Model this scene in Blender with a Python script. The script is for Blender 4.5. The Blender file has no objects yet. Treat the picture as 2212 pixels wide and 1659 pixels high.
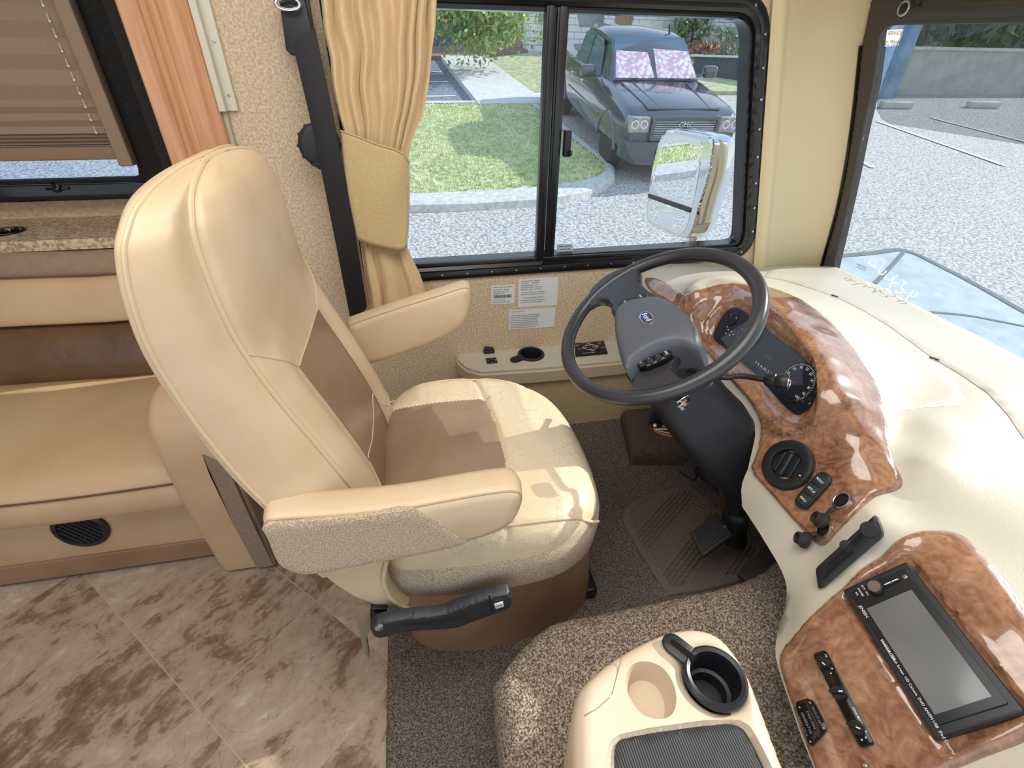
import bpy, bmesh, math, random
import numpy as np
from mathutils import Vector, Matrix, geometry
random.seed(4); RNG = np.random.default_rng(7)

# ---------------------------------------------------------------- camera, light, exposure
F_PX = 1043.13
CAM_H = 1.18
AX = np.array([[0.98118076, -0.09687937, 0.16702903], [-0.19268243, -0.54751595, 0.81430938], [0.01256128, -0.83116826, -0.55587906]])
EYE = np.array([0.0, 0.0, CAM_H])
sc = bpy.context.scene
col = sc.collection
cd = bpy.data.cameras.new('camera')
cam = bpy.data.objects.new('camera', cd); col.objects.link(cam)
cd.sensor_width = 36.0; cd.lens = 36.0 * F_PX / 2212.0
cd.clip_start = 0.02; cd.clip_end = 500
xr, yd, zf = AX[:, 0], AX[:, 1], AX[:, 2]
cam.matrix_world = Matrix(((xr[0], -yd[0], -zf[0], 0), (xr[1], -yd[1], -zf[1], 0), (xr[2], -yd[2], -zf[2], CAM_H), (0, 0, 0, 1)))
sc.camera = cam
sc.view_settings.view_transform = 'Standard'; sc.view_settings.look = 'None'
sc.view_settings.exposure = 0.0; sc.view_settings.gamma = 1.0
try: sc.view_settings.use_curve_mapping = False
except Exception: pass
try:
    sc.cycles.max_bounces = 8; sc.cycles.transparent_max_bounces = 12
    sc.cycles.sample_clamp_indirect = 6.0
    sc.cycles.use_denoising = True
except Exception: pass

w = bpy.data.worlds.new('world'); sc.world = w; w.use_nodes = True
nt = w.node_tree; bg = nt.nodes['Background']
tc = nt.nodes.new('ShaderNodeTexCoord'); sp = nt.nodes.new('ShaderNodeSeparateXYZ')
cr = nt.nodes.new('ShaderNodeValToRGB'); nt.links.new(tc.outputs['Generated'], sp.inputs[0])
nt.links.new(sp.outputs['Z'], cr.inputs[0]); nt.links.new(cr.outputs[0], bg.inputs[0])
cr.color_ramp.elements[0].position = 0.0; cr.color_ramp.elements[0].color = (0.95, 0.98, 1.0, 1)
cr.color_ramp.elements[1].position = 0.7; cr.color_ramp.elements[1].color = (0.50, 0.70, 1.0, 1)
bg.inputs[1].default_value = 1.15

SUN_DIR = Vector((0.38, 0.06, 0.222)).normalized()
sl = bpy.data.lights.new('sun', 'SUN'); so = bpy.data.objects.new('sun', sl); col.objects.link(so)
sl.energy = 4.6; sl.angle = 0.009; sl.color = (1.0, 0.96, 0.88)
so.rotation_euler = SUN_DIR.to_track_quat('Z', 'Y').to_euler(); so.location = (6, 2, 5)

def area(name, loc, rot, sx, sy, power, color=(1, 0.95, 0.87)):
    l = bpy.data.lights.new(name, 'AREA'); o = bpy.data.objects.new(name, l); col.objects.link(o)
    l.shape = 'RECTANGLE'; l.size = sx; l.size_y = sy; l.energy = power; l.color = color
    o.location = loc; o.rotation_euler = rot
    return o
area('cabin_fill', (-0.55, 0.30, 1.93), (0, 0, 0), 1.3, 0.9, 14, (1, 0.97, 0.93))  # added fill lights brightening the cabin from overhead, not fixtures of the coach
area('cabin_fill', (0.45, 0.35, 1.93), (0, 0, 0), 0.9, 0.9, 11, (1, 0.97, 0.93))

# ---------------------------------------------------------------- projection helpers: where a spot of the photo lies on a plane of the room
A_ = np.array
def ray(x, y): return AX @ A_([x - 1106.0, y - 829.5, F_PX])
def uz(x, y, z): r = ray(x, y); return EYE + r * ((z - CAM_H) / r[2])
def uy(x, y, Y): r = ray(x, y); return EYE + r * (Y / r[1])
def ux(x, y, X): r = ray(x, y); return EYE + r * (X / r[0])
def up(x, y, p0, n):
    r = ray(x, y); n = A_(n, float); return EYE + r * (((A_(p0, float) - EYE) @ n) / (r @ n))
def unit(v): v = A_(v, float); return v / np.linalg.norm(v)

# ---------------------------------------------------------------- object helpers
WL = {}
def lin(h):
    h = h.lstrip('#'); o = []
    for i in (0, 2, 4):
        c = int(h[i:i + 2], 16) / 255.0
        o.append(c / 12.92 if c <= 0.04045 else ((c + 0.055) / 1.055) ** 2.4)
    return (o[0], o[1], o[2], 1.0)
def tag(o, label=None, cat=None, group=None, kind=None):
    if label: o['label'] = label
    if cat: o['category'] = cat
    if group: o['group'] = group
    if kind: o['kind'] = kind
    return o
def thing(name, label, cat, loc, group=None):
    o = bpy.data.objects.new(name, None); col.objects.link(o); o.location = tuple(float(v) for v in loc)
    o.empty_display_size = 0.05
    WL[o.name] = A_(loc, float); return tag(o, label, cat, group)
def mk(name, vf, mat, parent=None, smooth=True, mi=None, label=None, auto=35):
    v, f = vf
    v = np.asarray(v, float)
    c = (v.min(0) + v.max(0)) / 2 if len(v) else np.zeros(3)
    if parent is None: c[2] = v[:, 2].min()
    me = bpy.data.meshes.new(name)
    me.from_pydata((v - c).tolist(), [], [list(map(int, q)) for q in f])
    for m in (mat if isinstance(mat, (list, tuple)) else [mat]): me.materials.append(m)
    if mi is not None: me.polygons.foreach_set('material_index', [int(i) for i in mi])
    me.validate(); me.update()
    bm = bmesh.new(); bm.from_mesh(me); bmesh.ops.recalc_face_normals(bm, faces=bm.faces)
    for fc in bm.faces: fc.smooth = bool(smooth)
    if smooth and auto:
        lim = math.radians(auto)
        for e in bm.edges:
            if len(e.link_faces) == 2 and e.calc_face_angle(0) > lim: e.smooth = False
    bm.to_mesh(me); bm.free()
    o = bpy.data.objects.new(name, me); col.objects.link(o)
    if parent is not None:
        o.parent = parent; o.location = tuple(c - WL[parent.name])
    else: o.location = tuple(c)
    WL[o.name] = c
    if label: o['label'] = label
    return o
def struct(name, vf, mat, **k):
    o = mk(name, vf, mat, **k); o['kind'] = 'structure'; return o
def join(*parts):
    V = []; Fc = []; n = 0
    for v, f in parts:
        v = np.asarray(v, float).reshape(-1, 3); V.append(v); Fc += [[i + n for i in q] for q in f]; n += len(v)
    return np.vstack(V), Fc
def from_bm(bm):
    bm.verts.index_update(); v = A_([tuple(p.co) for p in bm.verts]); f = [[q.index for q in fc.verts] for fc in bm.faces]; bm.free(); return v, f
def xf(vf, R=None, t=(0, 0, 0)):
    v, f = vf; v = np.asarray(v, float)
    if R is not None: v = v @ np.asarray(R, float).T
    return v + A_(t, float), f
def rz(a): c, s = math.cos(a), math.sin(a); return A_([[c, -s, 0], [s, c, 0], [0, 0, 1.0]])
def ry(a): c, s = math.cos(a), math.sin(a); return A_([[c, 0, s], [0, 1, 0], [-s, 0, c]])
def rx(a): c, s = math.cos(a), math.sin(a); return A_([[1, 0, 0], [0, c, -s], [0, s, c]])
def frame(n, upv):                       # columns: right, up, normal
    n = unit(n); u = A_(upv, float); u = unit(u - n * (u @ n)); r = np.cross(u, n); return np.stack([r, u, n], 1)
def box(lo, hi, bev=0.0, seg=3):
    lo = A_(lo, float); hi = A_(hi, float); bm = bmesh.new(); bmesh.ops.create_cube(bm, size=1)
    for v in bm.verts: v.co = Vector(tuple((lo + hi) / 2 + A_(v.co) * (hi - lo)))
    if bev > 0: bmesh.ops.bevel(bm, geom=bm.edges[:], offset=bev, segments=seg, affect='EDGES', profile=0.5)
    return from_bm(bm)
def cbox(sx, sy, sz, bev=0.0, seg=3): return box((-sx / 2, -sy / 2, -sz / 2), (sx / 2, sy / 2, sz / 2), bev, seg)
def cat_rom(P, n, closed=False):
    P = A_(P, float); m = len(P); out = []
    idx = range(m) if closed else range(m - 1)
    for i in idx:
        if closed: p0, p1, p2, p3 = P[(i - 1) % m], P[i], P[(i + 1) % m], P[(i + 2) % m]
        else: p0, p1, p2, p3 = P[max(i - 1, 0)], P[i], P[i + 1], P[min(i + 2, m - 1)]
        for k in range(n):
            t = k / n
            out.append(0.5 * ((2 * p1) + (-p0 + p2) * t + (2 * p0 - 5 * p1 + 4 * p2 - p3) * t * t + (-p0 + 3 * p1 - 3 * p2 + p3) * t ** 3))
    if not closed: out.append(P[-1])
    return A_(out)
def tube(path, r, seg=10, closed=False, caps=True, flat=1.0, upv=(0, 0, 1)):
    P = A_(path, float); n = len(P); R = np.full(n, r) if np.isscalar(r) else A_(r, float)
    T = np.zeros_like(P)
    for i in range(n):
        a, b = (P[(i - 1) % n], P[(i + 1) % n]) if closed else (P[max(i - 1, 0)], P[min(i + 1, n - 1)])
        T[i] = unit(b - a)
    N = np.zeros_like(P); u = A_(upv, float)
    if abs(T[0] @ unit(u)) > 0.95: u = A_([1.0, 0.2, 0])
    cur = unit(u - T[0] * (u @ T[0]))
    for i in range(n):
        cur = unit(cur - T[i] * (cur @ T[i])); N[i] = cur
    V = []
    for i in range(n):
        B = np.cross(T[i], N[i])
        for k in range(seg):
            a = 2 * math.pi * k / seg; V.append(P[i] + R[i] * (N[i] * math.cos(a) * flat + B * math.sin(a)))
    Fc = []
    for i in range(n if closed else n - 1):
        j = (i + 1) % n
        for k in range(seg): Fc.append([i * seg + k, i * seg + (k + 1) % seg, j * seg + (k + 1) % seg, j * seg + k])
    if caps and not closed: Fc += [list(range(seg))[::-1], [(n - 1) * seg + k for k in range(seg)]]
    return A_(V), Fc
def lathe(prof, c, axis=(0, 0, 1), seg=40, cap=True):
    Fm = frame(axis, (1, 0, 0.01) if abs(unit(axis)[0]) < 0.9 else (0, 1, 0)); V = []
    for r, h in prof:
        for k in range(seg):
            a = 2 * math.pi * k / seg; V.append(A_(c, float) + Fm @ A_([r * math.cos(a), r * math.sin(a), h]))
    Fc = []
    for i in range(len(prof) - 1):
        for k in range(seg): Fc.append([i * seg + k, i * seg + (k + 1) % seg, (i + 1) * seg + (k + 1) % seg, (i + 1) * seg + k])
    if cap:
        if prof[0][0] > 1e-5: Fc.append(list(range(seg))[::-1])
        if prof[-1][0] > 1e-5: Fc.append([(len(prof) - 1) * seg + k for k in range(seg)])
    return A_(V), Fc
def loft(S, closed=True, caps=True):
    m = len(S[0]); V = np.vstack([A_(s, float) for s in S]); Fc = []
    for i in range(len(S) - 1):
        for k in range(m if closed else m - 1):
            a, b = i * m + k, i * m + (k + 1) % m; Fc.append([a, b, b + m, a + m])
    if caps and closed: Fc += [list(range(m))[::-1], [(len(S) - 1) * m + k for k in range(m)]]
    return V, Fc
def grid(fn, us, vs):
    V = A_([fn(u, v) for v in vs for u in us]); nu = len(us); Fc = []
    for j in range(len(vs) - 1):
        for i in range(nu - 1): Fc.append([j * nu + i, j * nu + i + 1, (j + 1) * nu + i + 1, (j + 1) * nu + i])
    return V, Fc
def prism(poly, d, bev=0.0, seg=2):
    poly = A_(poly, float); d = A_(d, float); bm = bmesh.new()
    a = [bm.verts.new(tuple(p)) for p in poly]; b = [bm.verts.new(tuple(p + d)) for p in poly]; n = len(a)
    bm.faces.new(a); bm.faces.new(b[::-1])
    for i in range(n): bm.faces.new((a[(i + 1) % n], a[i], b[i], b[(i + 1) % n]))
    bmesh.ops.recalc_face_normals(bm, faces=bm.faces)
    if bev > 0:
        es = [e for e in bm.edges if len(e.link_faces) == 2 and any(len(f.verts) == n for f in e.link_faces)]
        bmesh.ops.bevel(bm, geom=es, offset=bev, segments=seg, affect='EDGES', profile=0.5)
    return from_bm(bm)
def rrect(w_, h_, r, n=6):
    o = []
    for cx, cy, a0 in ((w_ / 2 - r, h_ / 2 - r, 0), (-w_ / 2 + r, h_ / 2 - r, 90), (-w_ / 2 + r, -h_ / 2 + r, 180), (w_ / 2 - r, -h_ / 2 + r, 270)):
        for k in range(n + 1):
            a = math.radians(a0 + 90 * k / n); o.append((cx + r * math.cos(a), cy + r * math.sin(a)))
    return A_(o)
def text(s, size, c, R, ext=0.0006, align='CENTER', flip=False):
    cu = bpy.data.curves.new('t', 'FONT'); cu.body = s; cu.size = size; cu.align_x = align; cu.align_y = 'CENTER'; cu.extrude = ext; cu.resolution_u = 2
    o = bpy.data.objects.new('t', cu); col.objects.link(o)
    dg = bpy.context.evaluated_depsgraph_get(); me = bpy.data.meshes.new_from_object(o.evaluated_get(dg))
    v = A_([tuple(p.co) for p in me.vertices]).reshape(-1, 3); f = [list(p.vertices) for p in me.polygons]
    bpy.data.objects.remove(o); bpy.data.curves.remove(cu); bpy.data.meshes.remove(me)
    if flip: v = v * A_([-1, 1, 1])
    return v @ A_(R).T + A_(c, float), f

# polygon tools in 2D
def segdist(P, Q, closed=True):
    P = A_(P, float); Q = A_(Q, float); B = np.roll(Q, -1, 0) if closed else Q[1:]; A0 = Q if closed else Q[:-1]
    d = B - A0; L = (d * d).sum(1) + 1e-12; out = np.full(len(P), 1e9)
    for i in range(len(A0)):
        t = np.clip(((P - A0[i]) @ d[i]) / L[i], 0, 1); q = A0[i] + t[:, None] * d[i]
        out = np.minimum(out, np.hypot(*(P - q).T))
    return out
def inside(P, Q):
    P = A_(P, float); Q = A_(Q, float); r = np.zeros(len(P), bool); j = len(Q) - 1
    for i in range(len(Q)):
        yi, yj = Q[i, 1], Q[j, 1]; c = (yi > P[:, 1]) != (yj > P[:, 1])
        with np.errstate(divide='ignore', invalid='ignore'):
            xx = (Q[j, 0] - Q[i, 0]) * (P[:, 1] - yi) / (yj - yi) + Q[i, 0]
        r ^= c & (P[:, 0] < xx); j = i
    return r
def resample(Q, s, closed=True):
    Q = A_(Q, float); B = np.vstack([Q, Q[:1]]) if closed else Q
    L = np.hypot(*np.diff(B, axis=0).T) if B.shape[1] == 2 else np.linalg.norm(np.diff(B, axis=0), axis=1)
    cum = np.concatenate([[0], np.cumsum(L)]); n = max(8, int(cum[-1] / s)); t = np.linspace(0, cum[-1], n, endpoint=not closed)
    return np.stack([np.interp(t, cum, B[:, k]) for k in range(B.shape[1])], 1)
def smoothpoly(Q, it=2):
    Q = A_(Q, float)
    for _ in range(it):
        N = np.roll(Q, -1, 0); Q = np.stack([Q * 0.75 + N * 0.25, Q * 0.25 + N * 0.75], 1).reshape(-1, Q.shape[1])
    return Q
class Plane:
    def __init__(s, p0, n, upv=(0, 0, 1)): s.p0 = A_(p0, float); s.F = frame(n, upv)
    def at(s, x, y, lift=0.0):
        P = up(x, y, s.p0 + s.F[:, 2] * lift, s.F[:, 2]); return s.to2(P)
    def to2(s, P): return ((A_(P, float) - s.p0) @ s.F)[..., :2]
    def to3(s, q, h): q = A_(q, float); return s.p0 + q[..., :1] * s.F[:, 0] + q[..., 1:2] * s.F[:, 1] + A_(h)[..., None] * s.F[:, 2]
    def base(s, q): return np.zeros(len(q))
    def normal(s, q): return s.F[:, 2]
class TPS(Plane):
    def __init__(s, p0, n, pts, upv=(0, 0, 1), lam=1e-6):
        super().__init__(p0, n, upv); L = (A_(pts, float) - s.p0) @ s.F; s.c = L[:, :2]; h = L[:, 2]; N = len(L)
        K = s.k(s.c, s.c) + np.eye(N) * lam; Pm = np.hstack([np.ones((N, 1)), s.c]); M = np.zeros((N + 3, N + 3))
        M[:N, :N] = K; M[:N, N:] = Pm; M[N:, :N] = Pm.T; s.w = np.linalg.solve(M, np.concatenate([h, [0, 0, 0]]))
    def k(s, a, b):
        r2 = ((a[:, None, :] - b[None, :, :]) ** 2).sum(2); return 0.5 * r2 * np.log(r2 + 1e-12)
    def base(s, q):
        q = A_(q, float).reshape(-1, 2); return s.k(q, s.c) @ s.w[:-3] + s.w[-3] + q @ s.w[-2:]
    def at(s, x, y, lift=0.0):
        r = ray(x, y); ts = np.linspace(0.15, 2.6, 400) / np.linalg.norm(r); P = EYE + ts[:, None] * r
        L = (P - s.p0) @ s.F; g = L[:, 2] - s.base(L[:, :2]) - lift
        for i in range(len(g) - 1):
            if g[i] > 0 >= g[i + 1]:
                a, b = ts[i], ts[i + 1]
                for _ in range(22):
                    m = (a + b) / 2; l = ((EYE + m * r) - s.p0) @ s.F
                    if l[2] - s.base(l[:2])[0] - lift > 0: a = m
                    else: b = m
                return l[:2]
        l = ((EYE + ts[np.argmin(np.abs(g))] * r) - s.p0) @ s.F; return l[:2]
    def normal(s, q):
        q = A_(q, float).reshape(1, 2); e = 1e-3; a = (s.base(q + [e, 0]) - s.base(q - [e, 0]))[0] / (2 * e); b = (s.base(q + [0, e]) - s.base(q - [0, e]))[0] / (2 * e)
        return unit(s.F @ A_([-a, -b, 1.0]))
def pix(S, pts, lift=0.0): return A_([S.at(x, y, lift) for x, y in pts])
def sheet(S, poly, thick=0.004, rnd=0.003, sp=0.006, holes=(), disp=None, sink=0.0, lift=0.0, skirt=True, smooth=0, creases=()):
    """a panel of real thickness lying on surface S, outline poly (2D on S), rounded edges"""
    Q = smoothpoly(poly, smooth) if smooth else A_(poly, float)
    Q = resample(Q, sp); lo, hi = Q.min(0), Q.max(0)
    gx, gy = np.meshgrid(np.arange(lo[0], hi[0], sp), np.arange(lo[1], hi[1], sp * 0.9)); gx = gx + (np.arange(gx.shape[0]) % 2)[:, None] * sp * 0.5
    G = np.stack([gx.ravel(), gy.ravel()], 1); G = G[inside(G, Q)]; G = G[segdist(G, Q) > sp * 0.45]
    rings = []
    Hs = [resample(h, sp) for h in holes]
    for h in Hs: G = G[~inside(G, h)]; G = G[segdist(G, h) > sp * 0.45]
    Cs = [resample(c, sp * .7) for c in creases]; Cs = [c for c in Cs if inside(c, Q).all()]
    for c in Cs: G = G[segdist(G, c) > sp * .4]
    loops = [Q] + Hs + Cs; V = []; E = []
    for lp in loops:
        n0 = len(V); V += [tuple(p) for p in lp]; E += [(n0 + i, n0 + (i + 1) % len(lp)) for i in range(len(lp))]
    V += [tuple(p) for p in G]
    r = geometry.delaunay_2d_cdt([Vector(v) for v in V], E, [], 1 if not Hs else 0, 1e-7)
    P = A_([tuple(v) for v in r[0]]); T = [list(f) for f in r[2]]
    cen = A_([P[t].mean(0) for t in T]); ok = inside(cen, Q)
    for h in Hs: ok &= ~inside(cen, h)
    T = [t for t, k in zip(T, ok) if k]
    d = segdist(P, Q)
    for h in Hs: d = np.minimum(d, segdist(P, h))
    if rnd > 0:
        q = np.clip(rnd - d, 0, rnd); off = thick - rnd + np.sqrt(np.maximum(rnd * rnd - q * q, 0))
    else: off = np.full(len(P), thick)
    hgt = S.base(P) + off + lift
    if disp is not None: hgt = hgt + disp(P)
    V3 = S.to3(P, hgt); Fc = T
    if skirt:
        ed = {}
        for t in T:
            for i in range(3):
                a, b = t[i], t[(i + 1) % 3]; ed[(a, b)] = ed.get((a, b), 0) + 1
        bd = [(a, b) for (a, b) in ed if (b, a) not in ed]; ids = sorted({i for e in bd for i in e}); mp = {v: len(V3) + k for k, v in enumerate(ids)}
        low = S.to3(P[ids], S.base(P[ids]) + lift - sink); V3 = np.vstack([V3, low])
        Fc = T + [[b, a, mp[a], mp[b]] for a, b in bd]
    return V3, Fc

# ---------------------------------------------------------------- materials
def new_mat(name):
    m = bpy.data.materials.new(name); m.use_nodes = True; return m, m.node_tree, m.node_tree.nodes['Principled BSDF']
def mat(name, color, rough=0.5, metal=0.0, spec=0.5, c2=None, nscale=30, ndetail=3, bump=0.0, bscale=200, coat=0.0, ramp=(0.35, 0.65), emit=0.0, sheen=0.0, stretch=None, bdist=0.002, bdet=2):
    m, nt, b = new_mat(name); col_ = lin(color) if isinstance(color, str) else tuple(color) + (1,)
    b.inputs['Base Color'].default_value = col_; b.inputs['Roughness'].default_value = rough; b.inputs['Metallic'].default_value = metal
    b.inputs['Specular IOR Level'].default_value = spec
    if coat: b.inputs['Coat Weight'].default_value = coat; b.inputs['Coat Roughness'].default_value = 0.04
    if sheen: b.inputs['Sheen Weight'].default_value = sheen
    t = nt.nodes.new('ShaderNodeTexCoord'); src = t.outputs['Object']
    if stretch:
        mp = nt.nodes.new('ShaderNodeMapping'); mp.inputs['Scale'].default_value = stretch; nt.links.new(src, mp.inputs[0]); src = mp.outputs[0]
    if c2:
        n = nt.nodes.new('ShaderNodeTexNoise'); n.inputs['Scale'].default_value = nscale; n.inputs['Detail'].default_value = ndetail; nt.links.new(src, n.inputs['Vector'])
        r = nt.nodes.new('ShaderNodeValToRGB'); r.color_ramp.elements[0].position = ramp[0]; r.color_ramp.elements[1].position = ramp[1]
        r.color_ramp.elements[0].color = col_; r.color_ramp.elements[1].color = lin(c2)
        nt.links.new(n.outputs['Fac'], r.inputs[0]); nt.links.new(r.outputs[0], b.inputs['Base Color'])
    if bump:
        n = nt.nodes.new('ShaderNodeTexNoise'); n.inputs['Scale'].default_value = bscale; n.inputs['Detail'].default_value = bdet; nt.links.new(src, n.inputs['Vector'])
        bp = nt.nodes.new('ShaderNodeBump'); bp.inputs['Strength'].default_value = bump; bp.inputs['Distance'].default_value = bdist
        nt.links.new(n.outputs['Fac'], bp.inputs['Height']); nt.links.new(bp.outputs[0], b.inputs['Normal'])
    if emit: b.inputs['Emission Color'].default_value = col_; b.inputs['Emission Strength'].default_value = emit
    return m
def glass(name, tint=(0.9, 0.95, 0.95), refl=0.06, alpha_t=0.9):
    m = bpy.data.materials.new(name); m.use_nodes = True; nt = m.node_tree; nt.nodes.clear()
    o = nt.nodes.new('ShaderNodeOutputMaterial'); tr = nt.nodes.new('ShaderNodeBsdfTransparent'); gl = nt.nodes.new('ShaderNodeBsdfGlossy')
    mx = nt.nodes.new('ShaderNodeMixShader'); fr = nt.nodes.new('ShaderNodeLayerWeight'); fr.inputs[0].default_value = 0.25
    ma = nt.nodes.new('ShaderNodeMath'); ma.operation = 'MULTIPLY_ADD'; ma.inputs[1].default_value = 0.25; ma.inputs[2].default_value = refl
    tr.inputs[0].default_value = (tint[0], tint[1], tint[2], 1); gl.inputs['Roughness'].default_value = 0.0
    nt.links.new(fr.outputs['Fresnel'], ma.inputs[0]); nt.links.new(ma.outputs[0], mx.inputs[0])
    nt.links.new(tr.outputs[0], mx.inputs[1]); nt.links.new(gl.outputs[0], mx.inputs[2]); nt.links.new(mx.outputs[0], o.inputs[0]); return m
M = {}
M['leather'] = mat('cream_leather', 'cfb695', 0.40, c2='d7c1a2', nscale=9, bump=0.35, bscale=320, bdist=0.0006)
M['leather_worn'] = mat('worn_cream_leather', 'd5c2a2', 0.46, c2='dccbae', nscale=14, bump=0.9, bscale=90, bdist=0.0022, bdet=4)
M['leather_brown'] = mat('brown_leather', '8a7058', 0.30, c2='977e66', nscale=8, bump=0.35, bscale=260, bdist=0.0006)
M['leather_sofa'] = mat('tan_leather', 'c0a17c', 0.42, c2='c9ac88', nscale=6, bump=0.5, bscale=60, bdist=0.0015)
M['leather_sofa_brown'] = mat('dark_sofa_leather', '6b5038', 0.32, c2='5c4430', nscale=10, bump=0.7, bscale=18, bdist=0.004)
M['leather_taupe'] = mat('taupe_sofa_cloth', '8e7763', 0.6, c2='967f6a', nscale=60)
M['tweed'] = mat('tweed_fabric', 'a08a74', 0.9, c2='cdbba4', nscale=420, ramp=(0.4, 0.6), bump=0.6, bscale=500, bdist=0.001)
M['tweed_dark'] = mat('taupe_tweed_fabric', '84705e', 0.9, c2='9c8874', nscale=420, ramp=(0.4, 0.6), bump=0.5, bscale=500, bdist=0.001)
M['vinyl_brown'] = mat('brown_vinyl', '8a6a50', 0.30, c2='98785c', nscale=7, bump=0.6, bscale=10, bdist=0.006)
M['thread'] = mat('tan_thread', 'b9a280', 0.6)
M['piping'] = mat('cream_piping', 'd4be9c', 0.4)
M['black'] = mat('black_plastic', '1c1e22', 0.38, bump=0.15, bscale=700, bdist=0.0004)
M['black_soft'] = mat('black_soft_plastic', '26292e', 0.45, bump=0.3, bscale=800, bdist=0.0005)
M['black_gloss'] = mat('black_gloss_plastic', '0e1013', 0.12)
M['black_metal'] = mat('black_anodised', '17191d', 0.28, metal=0.0, spec=0.6)
M['rubber'] = mat('black_rubber', '2b2b2b', 0.6, bump=0.2, bscale=300)
M['web'] = mat('seat_belt_webbing', '18161b', 0.62, bump=0.4, bscale=900, bdist=0.0006)
M['wheel_leather'] = mat('wheel_vinyl', '303238', 0.30, spec=0.7, bump=0.2, bscale=600, bdist=0.0005)
M['hub'] = mat('hub_plastic', '555b64', 0.42, bump=0.25, bscale=900, bdist=0.0004)
M['chrome'] = mat('chrome', 'dfe3e6', 0.06, metal=1.0)
M['steel'] = mat('brushed_steel', 'b8bcc0', 0.25, metal=1.0)
M['white'] = mat('white_paint', 'e8e8e2', 0.45)
M['white_print'] = mat('white_print', 'eef0f0', 0.5)
M['dark_print'] = mat('dark_print', '3b3f46', 0.6)
M['paper'] = mat('label_paper', 'dfe3e4', 0.45)
M['paper_pink'] = mat('pink_sticker', 'efd9cf', 0.5)
M['blue'] = mat('emblem_blue', '27406e', 0.2, spec=0.6)
M['cream_plastic'] = mat('cream_dash_plastic', 'c8c2b3', 0.42, bump=0.35, bscale=260, bdist=0.0009)
M['beige_plastic'] = mat('beige_plastic', 'ccb99e', 0.45, bump=0.2, bscale=300, bdist=0.0006)
M['tray_plastic'] = mat('beige_tray_plastic', 'd6c4ae', 0.4, c2='cbb8a0', nscale=7, bump=0.15, bscale=300, bdist=0.0006)
M['pillar'] = mat('pillar_plastic', 'dccba2', 0.45, bump=0.12, bscale=250, bdist=0.0006)
M['wall'] = mat('wall_cloth', 'bda585', 0.85, c2='dccab0', nscale=150, ndetail=6, ramp=(0.36, 0.62), bump=0.2, bscale=200, stretch=(1, 1, 1.0))
M['wall_pink'] = mat('wall_cloth_slide', 'bfa283', 0.85, c2='d2b89a', nscale=90, ndetail=6, ramp=(0.36, 0.62))
M['console_carpet'] = mat('beige_console', 'bda67f', 0.7, c2='c9b38d', nscale=150)
M['curtain'] = mat('curtain_cloth', 'd8b98c', 0.75, c2='e0c69c', nscale=260, ndetail=4, sheen=0.3, bump=0.15, bscale=500)
M['tieback'] = mat('tieback_cloth', 'c6ac7c', 0.7, c2='d0b88a', nscale=200, sheen=0.3, bump=0.2, bscale=30, bdist=0.003)
M['ledge'] = mat('ledge_laminate', '9c8468', 0.35, c2='d6c0a4', nscale=110, ndetail=8, ramp=(0.4, 0.62))
M['black_cloth'] = mat('black_woven', '121212', 0.8, c2='2a2926', nscale=90, stretch=(1, 1, 8), ramp=(0.5, 0.75), bump=0.5, bscale=100)
M['wire_o'] = mat('orange_wire', 'd08a60', 0.5)
M['wire_w'] = mat('white_wire', 'e4cdb8', 0.5)
M['glass'] = glass('window_glass', (0.93, 0.96, 0.96), 0.03)
M['glass2'] = glass('slide_window_glass', (0.78, 0.83, 0.90), 0.03)
M['glass_lens'] = glass('cluster_lens', (0.92, 0.94, 0.96), 0.03)
M['visor'] = glass('visor_film', (0.55, 0.57, 0.55), 0.05)
M['screen'] = mat('radio_screen', '6d7073', 0.16, spec=0.6, c2='7a7d7f', nscale=5)
M['mat_rubber'] = mat('floor_mat_rubber', '6c6258', 0.5, bump=0.2, bscale=200)
M['mirror'] = mat('mirror_glass', 'f2f5f5', 0.01, metal=1.0)
M['blue_ring'] = mat('cold_mark', '4b7fae', 0.5); M['red_ring'] = mat('hot_mark', 'b03a34', 0.5)

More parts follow.
